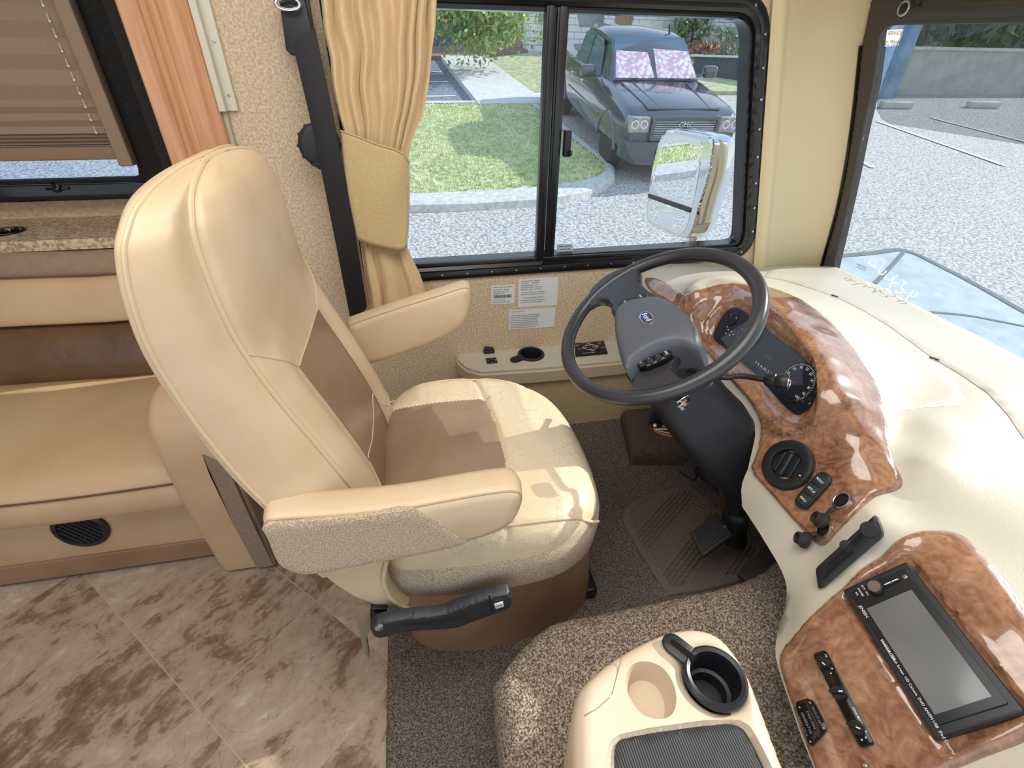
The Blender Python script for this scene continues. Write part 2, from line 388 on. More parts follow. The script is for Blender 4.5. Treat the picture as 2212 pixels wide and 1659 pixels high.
def burl():
    m, nt, b = new_mat('burl_wood'); b.inputs['Roughness'].default_value = 0.22
    b.inputs['Coat Weight'].default_value = 1.0; b.inputs['Coat Roughness'].default_value = 0.06; b.inputs['Coat IOR'].default_value = 1.7
    t = nt.nodes.new('ShaderNodeTexCoord')
    n1 = nt.nodes.new('ShaderNodeTexNoise'); n1.inputs['Scale'].default_value = 9; n1.inputs['Detail'].default_value = 4; n1.inputs['Distortion'].default_value = 2.6
    n2 = nt.nodes.new('ShaderNodeTexNoise'); n2.inputs['Scale'].default_value = 26; n2.inputs['Detail'].default_value = 8; n2.inputs['Distortion'].default_value = 3.2
    n3 = nt.nodes.new('ShaderNodeTexNoise'); n3.inputs['Scale'].default_value = 160; n3.inputs['Detail'].default_value = 3
    for n in (n1, n2, n3): nt.links.new(t.outputs['Object'], n.inputs['Vector'])
    a = nt.nodes.new('ShaderNodeMath'); a.operation = 'MULTIPLY_ADD'; a.inputs[1].default_value = 0.5; nt.links.new(n2.outputs[0], a.inputs[0])
    h = nt.nodes.new('ShaderNodeMath'); h.operation = 'MULTIPLY'; h.inputs[1].default_value = 0.42; nt.links.new(n1.outputs[0], h.inputs[0]); nt.links.new(h.outputs[0], a.inputs[2])
    k = nt.nodes.new('ShaderNodeMath'); k.operation = 'MULTIPLY_ADD'; k.inputs[1].default_value = 0.10; nt.links.new(n3.outputs[0], k.inputs[0]); nt.links.new(a.outputs[0], k.inputs[2])
    r = nt.nodes.new('ShaderNodeValToRGB'); e = r.color_ramp.elements; e[0].position = 0.34; e[0].color = lin('62432f'); e[1].position = 0.70; e[1].color = lin('b8926f')
    x = e.new(0.46); x.color = lin('8a6048'); x = e.new(0.56); x.color = lin('a0755a')
    nt.links.new(k.outputs[0], r.inputs[0]); nt.links.new(r.outputs[0], b.inputs['Base Color']); return m
M['burl'] = burl()
def oak():
    m, nt, b = new_mat('oak_trim'); b.inputs['Roughness'].default_value = 0.38
    t = nt.nodes.new('ShaderNodeTexCoord'); mp = nt.nodes.new('ShaderNodeMapping'); mp.inputs['Scale'].default_value = (14, 14, 1.0); nt.links.new(t.outputs['Object'], mp.inputs[0])
    n = nt.nodes.new('ShaderNodeTexNoise'); n.inputs['Scale'].default_value = 6; n.inputs['Detail'].default_value = 7; nt.links.new(mp.outputs[0], n.inputs['Vector'])
    r = nt.nodes.new('ShaderNodeValToRGB'); r.color_ramp.elements[0].position = 0.3; r.color_ramp.elements[0].color = lin('c48f68'); r.color_ramp.elements[1].position = 0.7; r.color_ramp.elements[1].color = lin('d9a984')
    nt.links.new(n.outputs[0], r.inputs[0]); nt.links.new(r.outputs[0], b.inputs['Base Color']); return m
M['oak'] = oak()
def carpet_mat(name, c1, c2, c3, ns=330):
    m, nt, b = new_mat(name); b.inputs['Roughness'].default_value = 0.95; b.inputs['Specular IOR Level'].default_value = 0.1
    t = nt.nodes.new('ShaderNodeTexCoord'); n = nt.nodes.new('ShaderNodeTexNoise'); n.inputs['Scale'].default_value = ns; n.inputs['Detail'].default_value = 3; n.inputs['Distortion'].default_value = 0.6
    nt.links.new(t.outputs['Object'], n.inputs['Vector'])
    r = nt.nodes.new('ShaderNodeValToRGB'); e = r.color_ramp.elements; e[0].position = 0.40; e[0].color = lin(c1); e[1].position = 0.60; e[1].color = lin(c3); x = e.new(0.5); x.color = lin(c2)
    nt.links.new(n.outputs[0], r.inputs[0]); nt.links.new(r.outputs[0], b.inputs['Base Color'])
    bp = nt.nodes.new('ShaderNodeBump'); bp.inputs['Strength'].default_value = 0.9; bp.inputs['Distance'].default_value = 0.006
    nt.links.new(n.outputs[0], bp.inputs['Height']); nt.links.new(bp.outputs[0], b.inputs['Normal']); return m
M['carpet'] = carpet_mat('brown_carpet', '65564a', '958577', 'c3b3a3', 270)
M['carpet_floor'] = carpet_mat('brown_carpet_shaded', '4f4640', '71665f', '93887f')  # same carpet in a darker copy: shade below the hump put into the colour

# ---------------------------------------------------------------- floor, walls, windows
def tile_mat():
    m, nt, b = new_mat('slate_tile'); b.inputs['Roughness'].default_value = 0.42; L = nt.links.new
    g = nt.nodes.new('ShaderNodeNewGeometry'); mp = nt.nodes.new('ShaderNodeMapping'); mp.vector_type = 'POINT'
    mp.inputs['Location'].default_value = (0, 0, 0); mp.inputs['Rotation'].default_value = (0, 0, math.radians(-45))
    s = 1 / 0.3057; mp.inputs['Scale'].default_value = (s, s, s)
    sub = nt.nodes.new('ShaderNodeVectorMath'); sub.operation = 'SUBTRACT'; sub.inputs[1].default_value = (-0.780, 0.816, 0)
    L(g.outputs['Position'], sub.inputs[0]); L(sub.outputs[0], mp.inputs[0])
    fl = nt.nodes.new('ShaderNodeVectorMath'); fl.operation = 'FLOOR'; L(mp.outputs[0], fl.inputs[0])
    frc = nt.nodes.new('ShaderNodeVectorMath'); frc.operation = 'FRACTION'; L(mp.outputs[0], frc.inputs[0])
    wn = nt.nodes.new('ShaderNodeTexWhiteNoise'); L(fl.outputs[0], wn.inputs['Vector'])
    off = nt.nodes.new('ShaderNodeVectorMath'); off.operation = 'MULTIPLY_ADD'; off.inputs[1].default_value = (5, 5, 5); L(wn.outputs['Color'], off.inputs[0]); L(mp.outputs[0], off.inputs[2])
    n1 = nt.nodes.new('ShaderNodeTexNoise'); n1.inputs['Scale'].default_value = 1.6; n1.inputs['Detail'].default_value = 9; n1.inputs['Roughness'].default_value = 0.70; n1.inputs['Distortion'].default_value = 0.6
    n2 = nt.nodes.new('ShaderNodeTexNoise'); n2.inputs['Scale'].default_value = 7; n2.inputs['Detail'].default_value = 8; n2.inputs['Distortion'].default_value = 0.3; n2.inputs['Roughness'].default_value = 0.72
    m2 = nt.nodes.new('ShaderNodeMapping'); m2.inputs['Scale'].default_value = (1, 1.5, 1); L(off.outputs[0], m2.inputs[0])
    L(m2.outputs[0], n1.inputs['Vector']); L(m2.outputs[0], n2.inputs['Vector'])
    r = nt.nodes.new('ShaderNodeValToRGB'); e = r.color_ramp.elements; e[0].position = 0.36; e[0].color = lin('6c5645'); e[1].position = 0.68; e[1].color = lin('dccdbb')
    x = e.new(0.43); x.color = lin('8b735f'); x = e.new(0.455); x.color = lin('a5907c'); x = e.new(0.53); x.color = lin('b09b89'); x = e.new(0.58); x.color = lin('b8a593')
    n4 = nt.nodes.new('ShaderNodeTexNoise'); n4.inputs['Scale'].default_value = 2.3; n4.inputs['Detail'].default_value = 6; n4.inputs['Distortion'].default_value = 2.0; L(off.outputs[0], n4.inputs['Vector'])
    c4 = nt.nodes.new('ShaderNodeMath'); c4.operation = 'SUBTRACT'; c4.inputs[1].default_value = 0.5; L(n4.outputs[0], c4.inputs[0]); c5 = nt.nodes.new('ShaderNodeMath'); c5.operation = 'ABSOLUTE'; L(c4.outputs[0], c5.inputs[0])
    c6 = nt.nodes.new('ShaderNodeMapRange'); c6.inputs[1].default_value = 0.0; c6.inputs[2].default_value = 0.006; c6.inputs[3].default_value = 0.62; c6.inputs[4].default_value = 1.0; L(c5.outputs[0], c6.inputs[0])
    ad = nt.nodes.new('ShaderNodeMath'); ad.operation = 'MULTIPLY_ADD'; ad.inputs[1].default_value = 0.38; L(n2.outputs[0], ad.inputs[0])
    ml = nt.nodes.new('ShaderNodeMath'); ml.operation = 'MULTIPLY_ADD'; ml.inputs[1].default_value = 0.62; L(n1.outputs[0], ml.inputs[0])
    tv = nt.nodes.new('ShaderNodeMath'); tv.operation = 'MULTIPLY_ADD'; tv.inputs[1].default_value = 0.13; tv.inputs[2].default_value = -0.065; L(wn.outputs['Value'], tv.inputs[0]); L(tv.outputs[0], ml.inputs[2]); L(ml.outputs[0], ad.inputs[2])
    L(ad.outputs[0], r.inputs[0])
    sx = nt.nodes.new('ShaderNodeSeparateXYZ'); L(frc.outputs[0], sx.inputs[0])
    def edge(o):
        a = nt.nodes.new('ShaderNodeMath'); a.operation = 'PINGPONG'; a.inputs[1].default_value = 0.5; L(o, a.inputs[0]); return a.outputs[0]
    mn = nt.nodes.new('ShaderNodeMath'); mn.operation = 'MINIMUM'; L(edge(sx.outputs[0]), mn.inputs[0]); L(edge(sx.outputs[1]), mn.inputs[1])
    lt = nt.nodes.new('ShaderNodeMath'); lt.operation = 'LESS_THAN'; lt.inputs[1].default_value = 0.0042; L(mn.outputs[0], lt.inputs[0])
    vm = nt.nodes.new('ShaderNodeVectorMath'); vm.operation = 'SCALE'; L(r.outputs[0], vm.inputs[0]); L(c6.outputs[0], vm.inputs[3])
    mx = nt.nodes.new('ShaderNodeMix'); mx.data_type = 'RGBA'; L(lt.outputs[0], mx.inputs[0]); L(vm.outputs[0], mx.inputs[6]); mx.inputs[7].default_value = lin('b7a28e')
    L(mx.outputs[2], b.inputs['Base Color'])
    bp = nt.nodes.new('ShaderNodeBump'); bp.inputs['Strength'].default_value = 0.5; bp.inputs['Distance'].default_value = 0.006; L(ad.outputs[0], bp.inputs['Height']); L(bp.outputs[0], b.inputs['Normal'])
    return m
M['tile'] = tile_mat()
def crackle(m, sc_=38, amt=.35, w_=.035):
    nt = m.node_tree; b = nt.nodes['Principled BSDF']; L = nt.links.new; src = b.inputs['Base Color'].links[0].from_socket; t = nt.nodes.new('ShaderNodeTexCoord')
    n = nt.nodes.new('ShaderNodeTexNoise'); n.inputs['Scale'].default_value = 14; n.inputs['Detail'].default_value = 4; L(t.outputs['Object'], n.inputs['Vector'])
    v = nt.nodes.new('ShaderNodeTexVoronoi'); v.feature = 'DISTANCE_TO_EDGE'; v.inputs['Scale'].default_value = sc_
    mm = nt.nodes.new('ShaderNodeVectorMath'); mm.operation = 'MULTIPLY_ADD'; mm.inputs[1].default_value = (.08, .08, .08); L(n.outputs['Color'], mm.inputs[0]); L(t.outputs['Object'], mm.inputs[2]); L(mm.outputs[0], v.inputs['Vector'])
    r = nt.nodes.new('ShaderNodeMapRange'); r.inputs[1].default_value = 0; r.inputs[2].default_value = w_; r.inputs[3].default_value = 1; r.inputs[4].default_value = 0; L(v.outputs['Distance'], r.inputs[0])
    p = nt.nodes.new('ShaderNodeMapRange'); p.inputs[1].default_value = .50; p.inputs[2].default_value = .62; L(n.outputs[0], p.inputs[0]); q = nt.nodes.new('ShaderNodeMath'); q.operation = 'MULTIPLY'; L(r.outputs[0], q.inputs[0]); L(p.outputs[0], q.inputs[1])
    q2 = nt.nodes.new('ShaderNodeMath'); q2.operation = 'MULTIPLY'; q2.inputs[1].default_value = amt; L(q.outputs[0], q2.inputs[0])
    x = nt.nodes.new('ShaderNodeMix'); x.data_type = 'RGBA'; L(q2.outputs[0], x.inputs[0]); L(src, x.inputs[6]); x.inputs[7].default_value = lin('6b5a4a'); L(x.outputs[2], b.inputs['Base Color'])
crackle(M['leather_worn'])
def translucent(name, color, f=0.5, c2=None, nscale=100):
    m = mat(name, color, 0.8, c2=c2, nscale=nscale); nt = m.node_tree; b = nt.nodes['Principled BSDF']; o = [n for n in nt.nodes if n.type == 'OUTPUT_MATERIAL'][0]
    t = nt.nodes.new('ShaderNodeBsdfTranslucent'); t.inputs[0].default_value = lin(color); mx = nt.nodes.new('ShaderNodeMixShader'); mx.inputs[0].default_value = f
    nt.links.new(b.outputs[0], mx.inputs[1]); nt.links.new(t.outputs[0], mx.inputs[2]); nt.links.new(mx.outputs[0], o.inputs[0]); return m
M['paper_pink'] = translucent('pink_sticker_paper', 'fbf4f0', .8); M['marker'] = translucent('paint_marker', 'ffffff', .5)
WY = 1.53
def to2w(P): return A_([[-p[0], p[2]] for p in P])      # Plane at y = WY facing -y: right = -x ... see PW
PW = Plane((0, WY, 0), (0, -1, 0))
def pw(x, z): return PW.to2(A_([x, WY, z]))
struct('floor', box((-2.6, -1.2, -0.05), (1.75, 2.3, 0.0)), M['tile'])
def offpoly(Q, d):                     # inward offset of a closed 2D polygon
    Q = A_(Q, float); a = np.roll(Q, 1, 0); b = np.roll(Q, -1, 0); t = b - a; t /= np.linalg.norm(t, axis=1)[:, None] + 1e-9
    ar = 0.5 * np.sum(Q[:, 0] * b[:, 1] - b[:, 0] * Q[:, 1]); n = np.stack([-t[:, 1], t[:, 0]], 1) * (1 if ar > 0 else -1); return Q + n * d
def roundcorners(C, r, n=8):
    C = A_(C, float); o = []; m = len(C)
    for i in range(m):
        p, a, b = C[i], C[i - 1], C[(i + 1) % m]; ri = r[i] if hasattr(r, '__len__') else r
        u = (a - p) / np.linalg.norm(a - p); v = (b - p) / np.linalg.norm(b - p); q0, q1 = p + u * ri, p + v * ri
        for k in range(n + 1):
            t = k / n; o.append((1 - t) ** 2 * q0 + 2 * t * (1 - t) * p + t * t * q1)
    return A_(o)
WO = roundcorners([pw(-0.17, 0.578), pw(1.212, 0.590), pw(1.022, 1.345), pw(-0.17, 1.345)], [0.05, 0.12, 0.10, 0.05], 10)
WO = resample(WO, 0.012)
W1 = offpoly(WO, 0.030); W2 = offpoly(WO, 0.045); W3 = offpoly(WO, 0.058)
wall_poly = [pw(-0.60, -0.03), pw(1.52, -0.03), pw(1.52, 0.50), pw(1.275, 0.50), pw(0.995, 1.62), pw(-0.60, 1.62)]
struct('wall_left', sheet(PW, wall_poly, 0.0, 0, 0.05, holes=[offpoly(WO, 0.02)], sink=0.04), M['wall'], smooth=False)
win = struct('window_1', sheet(PW, WO, 0.012, 0.004, 0.012, holes=[W1], sink=0.01), M['black_metal'], auto=50)
mk('inner_frame', sheet(PW, offpoly(WO, 0.028), 0.018, 0.006, 0.010, holes=[W2], sink=0.03), M['black_metal'], win)
mk('glazing_channel', sheet(PW, offpoly(WO, 0.043), 0.004, 0.002, 0.010, holes=[W3], sink=0.05), M['black_gloss'], win)
mk('glass_pane', sheet(PW, offpoly(WO, 0.050), 0.0, 0, 0.05, sink=0.004, lift=-0.03), M['glass'], win, smooth=False)
for xa, xb, dy in ((0.386, 0.412, -0.004), (0.418, 0.450, 0.006)):
    mk('window_divider', join(box((xa, WY - 0.012 + dy, 0.63), (xb, WY + 0.02 + dy, 1.30), 0.003), box((xa + 0.006, WY - 0.018 + dy, 0.63), (xb - 0.006, WY - 0.01 + dy, 1.30), 0.002)), M['black_metal'], win)
mk('track', box((-0.12, WY - 0.016, 0.628), (1.12, WY + 0.0, 0.640), 0.002), M['black_metal'], win)
P = uy(1226, 310, WY - 0.02)
mk('window_latch', join(box(P + [-0.012, -0.012, -0.035], P + [0.008, 0.012, 0.035], 0.003), box(P + [0.0, -0.03, -0.03], P + [0.008, 0.0, -0.016], 0.003)), M['black'], win)
mid = offpoly(WO, 0.017); k = 0
scr = []
for q in resample(mid, 0.082):
    p3 = PW.to3(q, A_(0.012)); scr.append(lathe([(0.0045, 0), (0.004, 0.002), (0.0, 0.0028)], p3, (0, -1, 0), 8))
mk('screws', join(*scr), M['steel'], win)
st = thing('window_sticker', 'small clear information sticker in the lower corner of the driver window glass', 'sticker', uy(1221, 539, WY + 0.02))
q = [uy(x, y, WY + 0.022) for x, y in ((1203, 527), (1238, 527), (1236, 550), (1203, 552))]
mk('film', prism(q, (0, -0.0008, 0)), mat('sticker_film', 'b9c9c9', 0.4), st)
mk('lettering', join(*[text(s, 0.0055, uy(1221, y, WY + 0.020), frame((0, -1, 0), (0, 0, 1)), 0.0002) for s, y in (('SAFETY GLAZING', 532), ('Tempered  3880', 538), ('DOT 16  M1 AS2', 544))]), M['dark_print'], st)

# slide-out room on the left
struct('wall_slide', box((-2.6, 1.75, 0.0), (-0.60, 1.80, 1.62)), M['wall_pink'], smooth=False)
struct('wall_return', box((-0.64, 1.535, 0.0), (-0.604, 1.80, 1.62)), M['black_cloth'], smooth=False)
struct('wall_rear', box((-2.65, -1.2, 0.0), (-2.6, 1.8, 1.98)), M['wall_pink'], smooth=False)
struct('ceiling', box((-2.6, -1.2, 1.98), (1.0, 2.3, 2.03)), mat('ceiling_vinyl', 'ddd4c2', 0.7), smooth=False)
struct('wall_overhead', join(box((1.02, -1.2, 1.46), (1.40, 1.6, 2.03), 0.02), box((1.325, -1.2, 1.312), (1.42, 1.6, 1.60), 0.01), box((0.90, 1.50, 1.52), (1.44, 1.64, 2.03))), M['pillar'])
struct('wall_slide_header', box((-2.6, 1.50, 1.62), (1.4, 1.58, 2.0)), M['wall'], smooth=False)
PS = Plane((0, 1.75, 0), (0, -1, 0))
def psx(x, y): return PS.at(x, y)
o1 = roundcorners([PS.to2(A_([-2.2, 1.75, 0.823])), PS.to2(A_([-0.70, 1.75, 0.832])), PS.to2(A_([-0.70, 1.75, 1.5])), PS.to2(A_([-2.2, 1.75, 1.5]))], 0.03)
i1 = roundcorners([PS.to2(A_([-2.12, 1.75, 0.872])), PS.to2(A_([-0.785, 1.75, 0.878])), PS.to2(A_([-0.785, 1.75, 1.45])), PS.to2(A_([-2.12, 1.75, 1.45]))], 0.02)
w2 = struct('window_2', sheet(PS, o1, 0.03, 0.006, 0.02, holes=[i1], sink=0.0), M['black_cloth'])
mk('frame_sill', box((-2.2, 1.70, 0.822), (-0.73, 1.722, 0.868), 0.004), M['black_gloss'], w2)
mk('glass_pane', box((-2.15, 1.748, 0.85), (-0.77, 1.7495, 1.46)), M['glass2'], w2, smooth=False)
P = uy(125, 407, 1.70)
mk('window_latch', join(lathe([(0.010, 0), (0.010, 0.012), (0.006, 0.016), (0, 0.017)], P, (0, -1, 0), 14), box(P + [-0.03, -0.006, -0.004], P + [0.03, 0.0, 0.004], 0.002), tube([P + [0, -0.012, 0], P + [0.006, -0.02, 0.018]], 0.0045, 8)), M['black_gloss'], w2)
# cut the slide wall open behind the glass: replace by a ring
bpy.data.objects.remove(bpy.data.objects['wall_slide'])
struct('wall_slide', sheet(PS, [PS.to2(A_([a, 1.75, b])) for a, b in ((-2.6, 0), (-0.60, 0), (-0.60, 1.98), (-2.6, 1.98))], 0.0, 0, 0.06, holes=[offpoly(o1, 0.02)], sink=0.04), M['wall_pink'], smooth=False)

# pleated blind
struct('wall_front', box((1.50, -1.2, -0.05), (1.56, 1.6, 0.53)), M['console_carpet'], smooth=False)
bl = thing('pleated_blind', 'tan pleated window blind drawn almost down over the sofa window', 'blind', (-1.4, 1.70, 0.9))
def pleat():
    zt = 1.52; V = []; Fc = []; zs = [zt]; z = zt
    while z > 1.012:
        step = 0.034 if z > 1.08 else 0.016; z -= step; zs.append(z)
    while z > 0.968: z -= 0.0045; zs.append(z)
    prof = []
    for i, z in enumerate(zs): prof.append((1.705 + (0.007 if i % 2 else -0.003), z))
    xs = (-2.12, -0.80); V = [(x, y, z) for y, z in prof for x in xs]
    Fc = [[2 * i, 2 * i + 1, 2 * i + 3, 2 * i + 2] for i in range(len(prof) - 1)]
    V2 = [(x, y + 0.0012, z) for x, y, z in V]; n = len(V)
    return V + V2, Fc + [[i + n for i in f] for f in Fc]
mk('pleats', pleat(), translucent('blind_cloth', 'b39a86', .35, 'bda590', 300), bl, smooth=False)
mk('bottom_rail', box((-2.12, 1.690, 0.932), (-0.80, 1.716, 0.966), 0.004), mat('blind_rail', '8e735d', 0.6), bl)
mk('side_rail', box((-0.812, 1.682, 0.915), (-0.775, 1.720, 1.52), 0.004), mat('blind_side', '9d8672', 0.6), bl)
cd_ = []
for i in range(18):
    z = 1.00 + i * 0.031; cd_.append(tube([(-0.842, 1.697, z), (-0.842, 1.697, z + 0.017)], 0.0009, 6)); cd_.append(lathe([(0, 0), (0.003, 0.001), (0, 0.003)], (-0.842, 1.698, z), (0, -1, 0), 8))
mk('lift_cord', join(*cd_), M['white'], bl)

# oak fascia of the slide-out, vertical mouldings
prof = []
for k in range(61):
    t = k / 60; x = -0.604 + 0.152 * t
    y = 1.508 - np.interp(t, [0, .04, .08, .20, .30, .36, .42, .48, .54, .60, .68, .80, .88, .92, .96, 1], [0, .012, .010, .003, .006, .018, .010, .020, .010, .017, .006, .004, .010, .004, .009, 0])
    prof.append((x, y))
prof = [(-0.604, 1.56)] + prof + [(-0.452, 1.56)]
S = [[(x, y, z) for x, y in prof] for z in (0.0, 1.62)]
tr1 = struct('trim_1', loft(S, closed=True), M['oak'], auto=50)
ms = thing('corner_strip', 'white metal corner strip screwed beside the oak trim', 'trim strip', (-0.44, 1.52, 1.06))
mk('flange', join(box((-0.452, 1.500, 1.065), (-0.436, 1.53, 1.62), 0.002), box((-0.437, 1.519, 1.065), (-0.412, 1.529, 1.62), 0.002)), mat('strip_white', 'd9d4c4', 0.45), ms)
for z in (1.10, 1.21, 1.32): mk('screw', lathe([(0.004, 0), (0.0035, 0.002), (0, 0.0028)], (-0.424, 1.519, z), (0, -1, 0), 10), M['steel'], ms)
struct('trim_2', box((-0.452, 1.516, 0.0), (-0.440, 1.531, 1.065), 0.002), mat('strip_dull', 'b0a78c', 0.6))

# side console under the driver's window
cz = 0.29
oc = A_([uz(x, y, cz)[:2] for x, y in ((988, 762), (990, 778), (1010, 795), (1040, 803), (1170, 795), (1250, 788), (1345, 781))])
oc[:, 1] = np.maximum(oc[:, 1], 1.385); ec = [(0.98, 1.385), (0.98, 1.53), (0.115, 1.53)]
oc2 = np.vstack([oc, ec])
con = thing('side_console', 'long beige ledge console along the wall below the driver window', 'console', (0.5, 1.46, 0.0))
PC = Plane((0, 0, cz), (0, 0, 1), (1, 0, 0))
def pc(pts): return A_([PC.to2(A_([x, y, cz])) for x, y in pts])
cup2 = uz(1147, 766, cz); cupc = [(cup2[0] + 0.040 * math.cos(a), cup2[1] + 0.040 * math.sin(a)) for a in np.linspace(0, 2 * math.pi, 40, endpoint=False)]
mk('console_top', sheet(PC, pc(oc2), 0.0, 0.0, 0.010, holes=[pc(cupc)], sink=0.035), M['cream_plastic'], con)
lipc = offpoly(oc2, -0.006); mk('console_edge', loft([[(x, y, cz - dz) for x, y in offpoly(lipc, o_)] for dz, o_ in ((.010, .006), (.013, 0), (.056, .001), (.060, .006), (.062, .014))], caps=False), M['beige_plastic'], con)
sk = offpoly(oc2, 0.012); mk('skirt', loft([[(x, y, z) for x, y in sk] for z in (0, cz - .04)], caps=False), M['console_carpet'], con)
# cup holder insert with mug slot
def cup_insert(name, c, r, ang, parent, deep=0.06, mr=0.3):
    body = lathe([(r * 1.18, 0.0), (r * 1.16, 0.005), (r * 1.05, 0.008), (r * 0.92, 0.006), (r * 0.86, -0.004), (r * 0.84, -deep * 0.6), (r * 0.70, -deep * 0.62), (r * 0.68, -deep), (0, -deep)], c, (0, 0, 1), 48, cap=False)
    d = A_([math.cos(ang), math.sin(ang), 0]); n = A_([-d[1], d[0], 0]); loop = []
    a0 = c + d * r * 1.05; a1 = c + d * r * 1.75; w_ = r * 0.42
    o = [a0 + n * w_]
    for k in range(9):
        a = math.pi / 2 - math.pi * k / 8; o.append(a1 + d * w_ * math.cos(a) + n * w_ * math.sin(a))
    o.append(a0 - n * w_)
    ear = prism([p + A_([0, 0, 0.0]) for p in o], (0, 0, 0.0075), 0.003)
    s = [a0 + n * w_ * .3 - d * r * .2]
    for k in range(7):
        a = math.pi / 2 - math.pi * k / 6; s.append(a1 + d * w_ * .3 * math.cos(a) + n * w_ * .3 * math.sin(a))
    s.append(a0 - n * w_ * .3 - d * r * .2)
    root = mk(name, join(body, ear), M['black'], parent, auto=40)
    mk('mug_slot', prism([p + A_([0, 0, 0.0065]) for p in s], (0, 0, 0.0015)), M['black_gloss'], root)
    mk('liner', lathe([(r * 0.68, -deep + 0.002), (r * 0.5, -deep + 0.004), (0, -deep + 0.004)], c, (0, 0, 1), 32, cap=False), M['rubber'], root)
    return root
earp = uz(1112, 779, cz); ca = math.atan2(earp[1] - cup2[1], earp[0] - cup2[0])
cup_insert('cup_holder', cup2, 0.042, ca, con)
P = uz(1056, 757, cz + 0.008)
mk('rocker_switch', join(box(P + [-0.020, -0.012, -0.008], P + [0.020, 0.012, 0.004], 0.003), xf(cbox(0.034, 0.019, 0.012, 0.003), ry(0.15), P + [0, 0, 0.007])), M['black'], con)
P = uz(1062, 780, cz)
sw = mk('mirror_switch', box(P + [-0.019, -0.018, 0], P + [0.019, 0.018, 0.004], 0.002), M['black'], con)
mk('switch_knob', join(box(P + [-0.007, -0.006, 0.003], P + [0.007, 0.006, 0.010], 0.002)), M['black_soft'], sw)
mk('switch_marks', join(*[text(s, 0.008, P + A_([dx, dy, 0.0042]), frame((0, 0, 1), (1, 0, 0)), 0.0002) for s, dx, dy in (('^', 0.013, 0), ('v', -0.013, 0), ('<', 0, 0.012), ('>', 0, -0.012))]), M['white_print'], sw)
q = [uz(x, y, cz) for x, y in ((1240, 740), (1303, 733), (1313, 765), (1243, 772))]
pn = mk('levelling_panel', prism([p for p in q], (0, 0, 0.004), 0.0015), M['black_gloss'], con)
cq = sum(q) / 4; dq = unit(q[1] - q[0]); nq = A_([-dq[1], dq[0], 0]); wq = np.linalg.norm(q[1] - q[0]) / 2; hq = 0.045
dm = [cq + dq * wq * .55 + [0, 0, .0048], cq + nq * hq * .62 + [0, 0, .0048], cq - dq * wq * .55 + [0, 0, .0048], cq - nq * hq * .62 + [0, 0, .0048]]
Rq = A_([dq, nq, [0, 0, 1]]).T
Rq2 = frame((0, 0, 1), (1, 0, 0))
prt = [tube(dm, 0.0009, 6, closed=True)]
for s, a, b_ in (('FRONT', 0, .35), ('REAR', 0, -.35), ('LEFT', -.3, 0), ('RIGHT', .3, 0), ('STORE', -.75, .55), ('ON', -.75, -.1), ('OFF', .78, .5), ('AUTO', .78, -.3), ('NOT IN PARK', 0, .85), ('WAIT FOR LEVEL', -.35, -.85)):
    prt.append(text(s, 0.0062, cq + dq * wq * a + nq * hq * b_ + [0, 0, 0.0042], Rq, 0.0002))
mk('panel_print', join(*prt), M['white_print'], pn)

# stickers on the wall
def wall_label(name, pts, lab, lines, barcode=False, title=None):
    q = [uy(x, y, WY - 0.0008) for x, y in pts]; c = sum(q) / 4; t = thing(name, lab, 'label', c)
    mk('paper', prism(q, (0, -0.0008, 0)), M['paper'], t, smooth=False)
    w_ = np.linalg.norm(q[1] - q[0]); h_ = np.linalg.norm(q[2] - q[1]); dx = unit(q[1] - q[0]); dz = unit(q[0] - q[3]); R = np.stack([dx, dz, np.cross(dx, dz)], 1)
    parts = []
    for s, a, b_, sz in lines:
        p = c + dx * w_ * a + dz * h_ * b_ + A_([0, -0.0020, 0]); parts.append(text(s, sz, p, R, 0.0001, 'LEFT'))
    if barcode:
        x = -0.40
        while x < 0.38:
            bw = random.choice((0.008, 0.014, 0.02)); p = [c + dx * w_ * (x + e) + dz * h_ * f_ + A_([0, -0.0018, 0]) for e, f_ in ((0, -.16), (bw, -.16), (bw, 0.0), (0, 0.0))]
            parts.append(prism(p, (0, -0.0002, 0))); x += bw + random.choice((0.01, 0.016))
    mk('print', join(*parts), M['dark_print'], t, smooth=False)
wall_label('barcode_label', ((1061, 617), (1112, 614), (1111, 655), (1061, 658)), 'small white label with a barcode, left of the two upper wall labels',
    [('TIRE AND LOADING INFORMATION', -.40, .40, .0040), ('GVWR  24000 LB   10886 KG', -.42, .27, .0044), ('GAWR  9000 / 15500  FR  RR', -.42, .17, .0044), ('235/80R22.5G   82 PSI', -.42, .07, .0044), ('COLOR 15   TRIM AB', -.42, -.27, .0044), ('MOTOR HOME  MADE IN USA', -.42, -.38, .0044)], True)
l2 = [('CARGO CARRYING CAPACITY', -.44, .42, .0048), ('VIN 1F66F5DY      GVWR 24000', -.44, .35, .0046), ('TIRE SIZE 235/80R22.5G   RIM 22.5', -.44, .27, .0044), ('FRONT GAWR 9000 LB    82 PSI COLD', -.44, .20, .0044), ('REAR GAWR 15500 LB    82 PSI COLD', -.44, .13, .0044), ('THIS VEHICLE CONFORMS TO ALL APPLICABLE', -.44, .03, .0040), ('FEDERAL MOTOR VEHICLE SAFETY STANDARDS', -.44, -.04, .0040), ('OCCUPANT AND CARGO CAPACITY', -.38, -.16, .0044), ('THE COMBINED WEIGHT OF OCCUPANTS AND', -.44, -.25, .0040), ('CARGO SHOULD NEVER EXCEED THE LIMIT', -.44, -.32, .0040)]
wall_label('certification_label', ((1120, 603), (1206, 598), (1203, 659), (1119, 664)), 'large white weight information label directly under the driver window frame', l2)
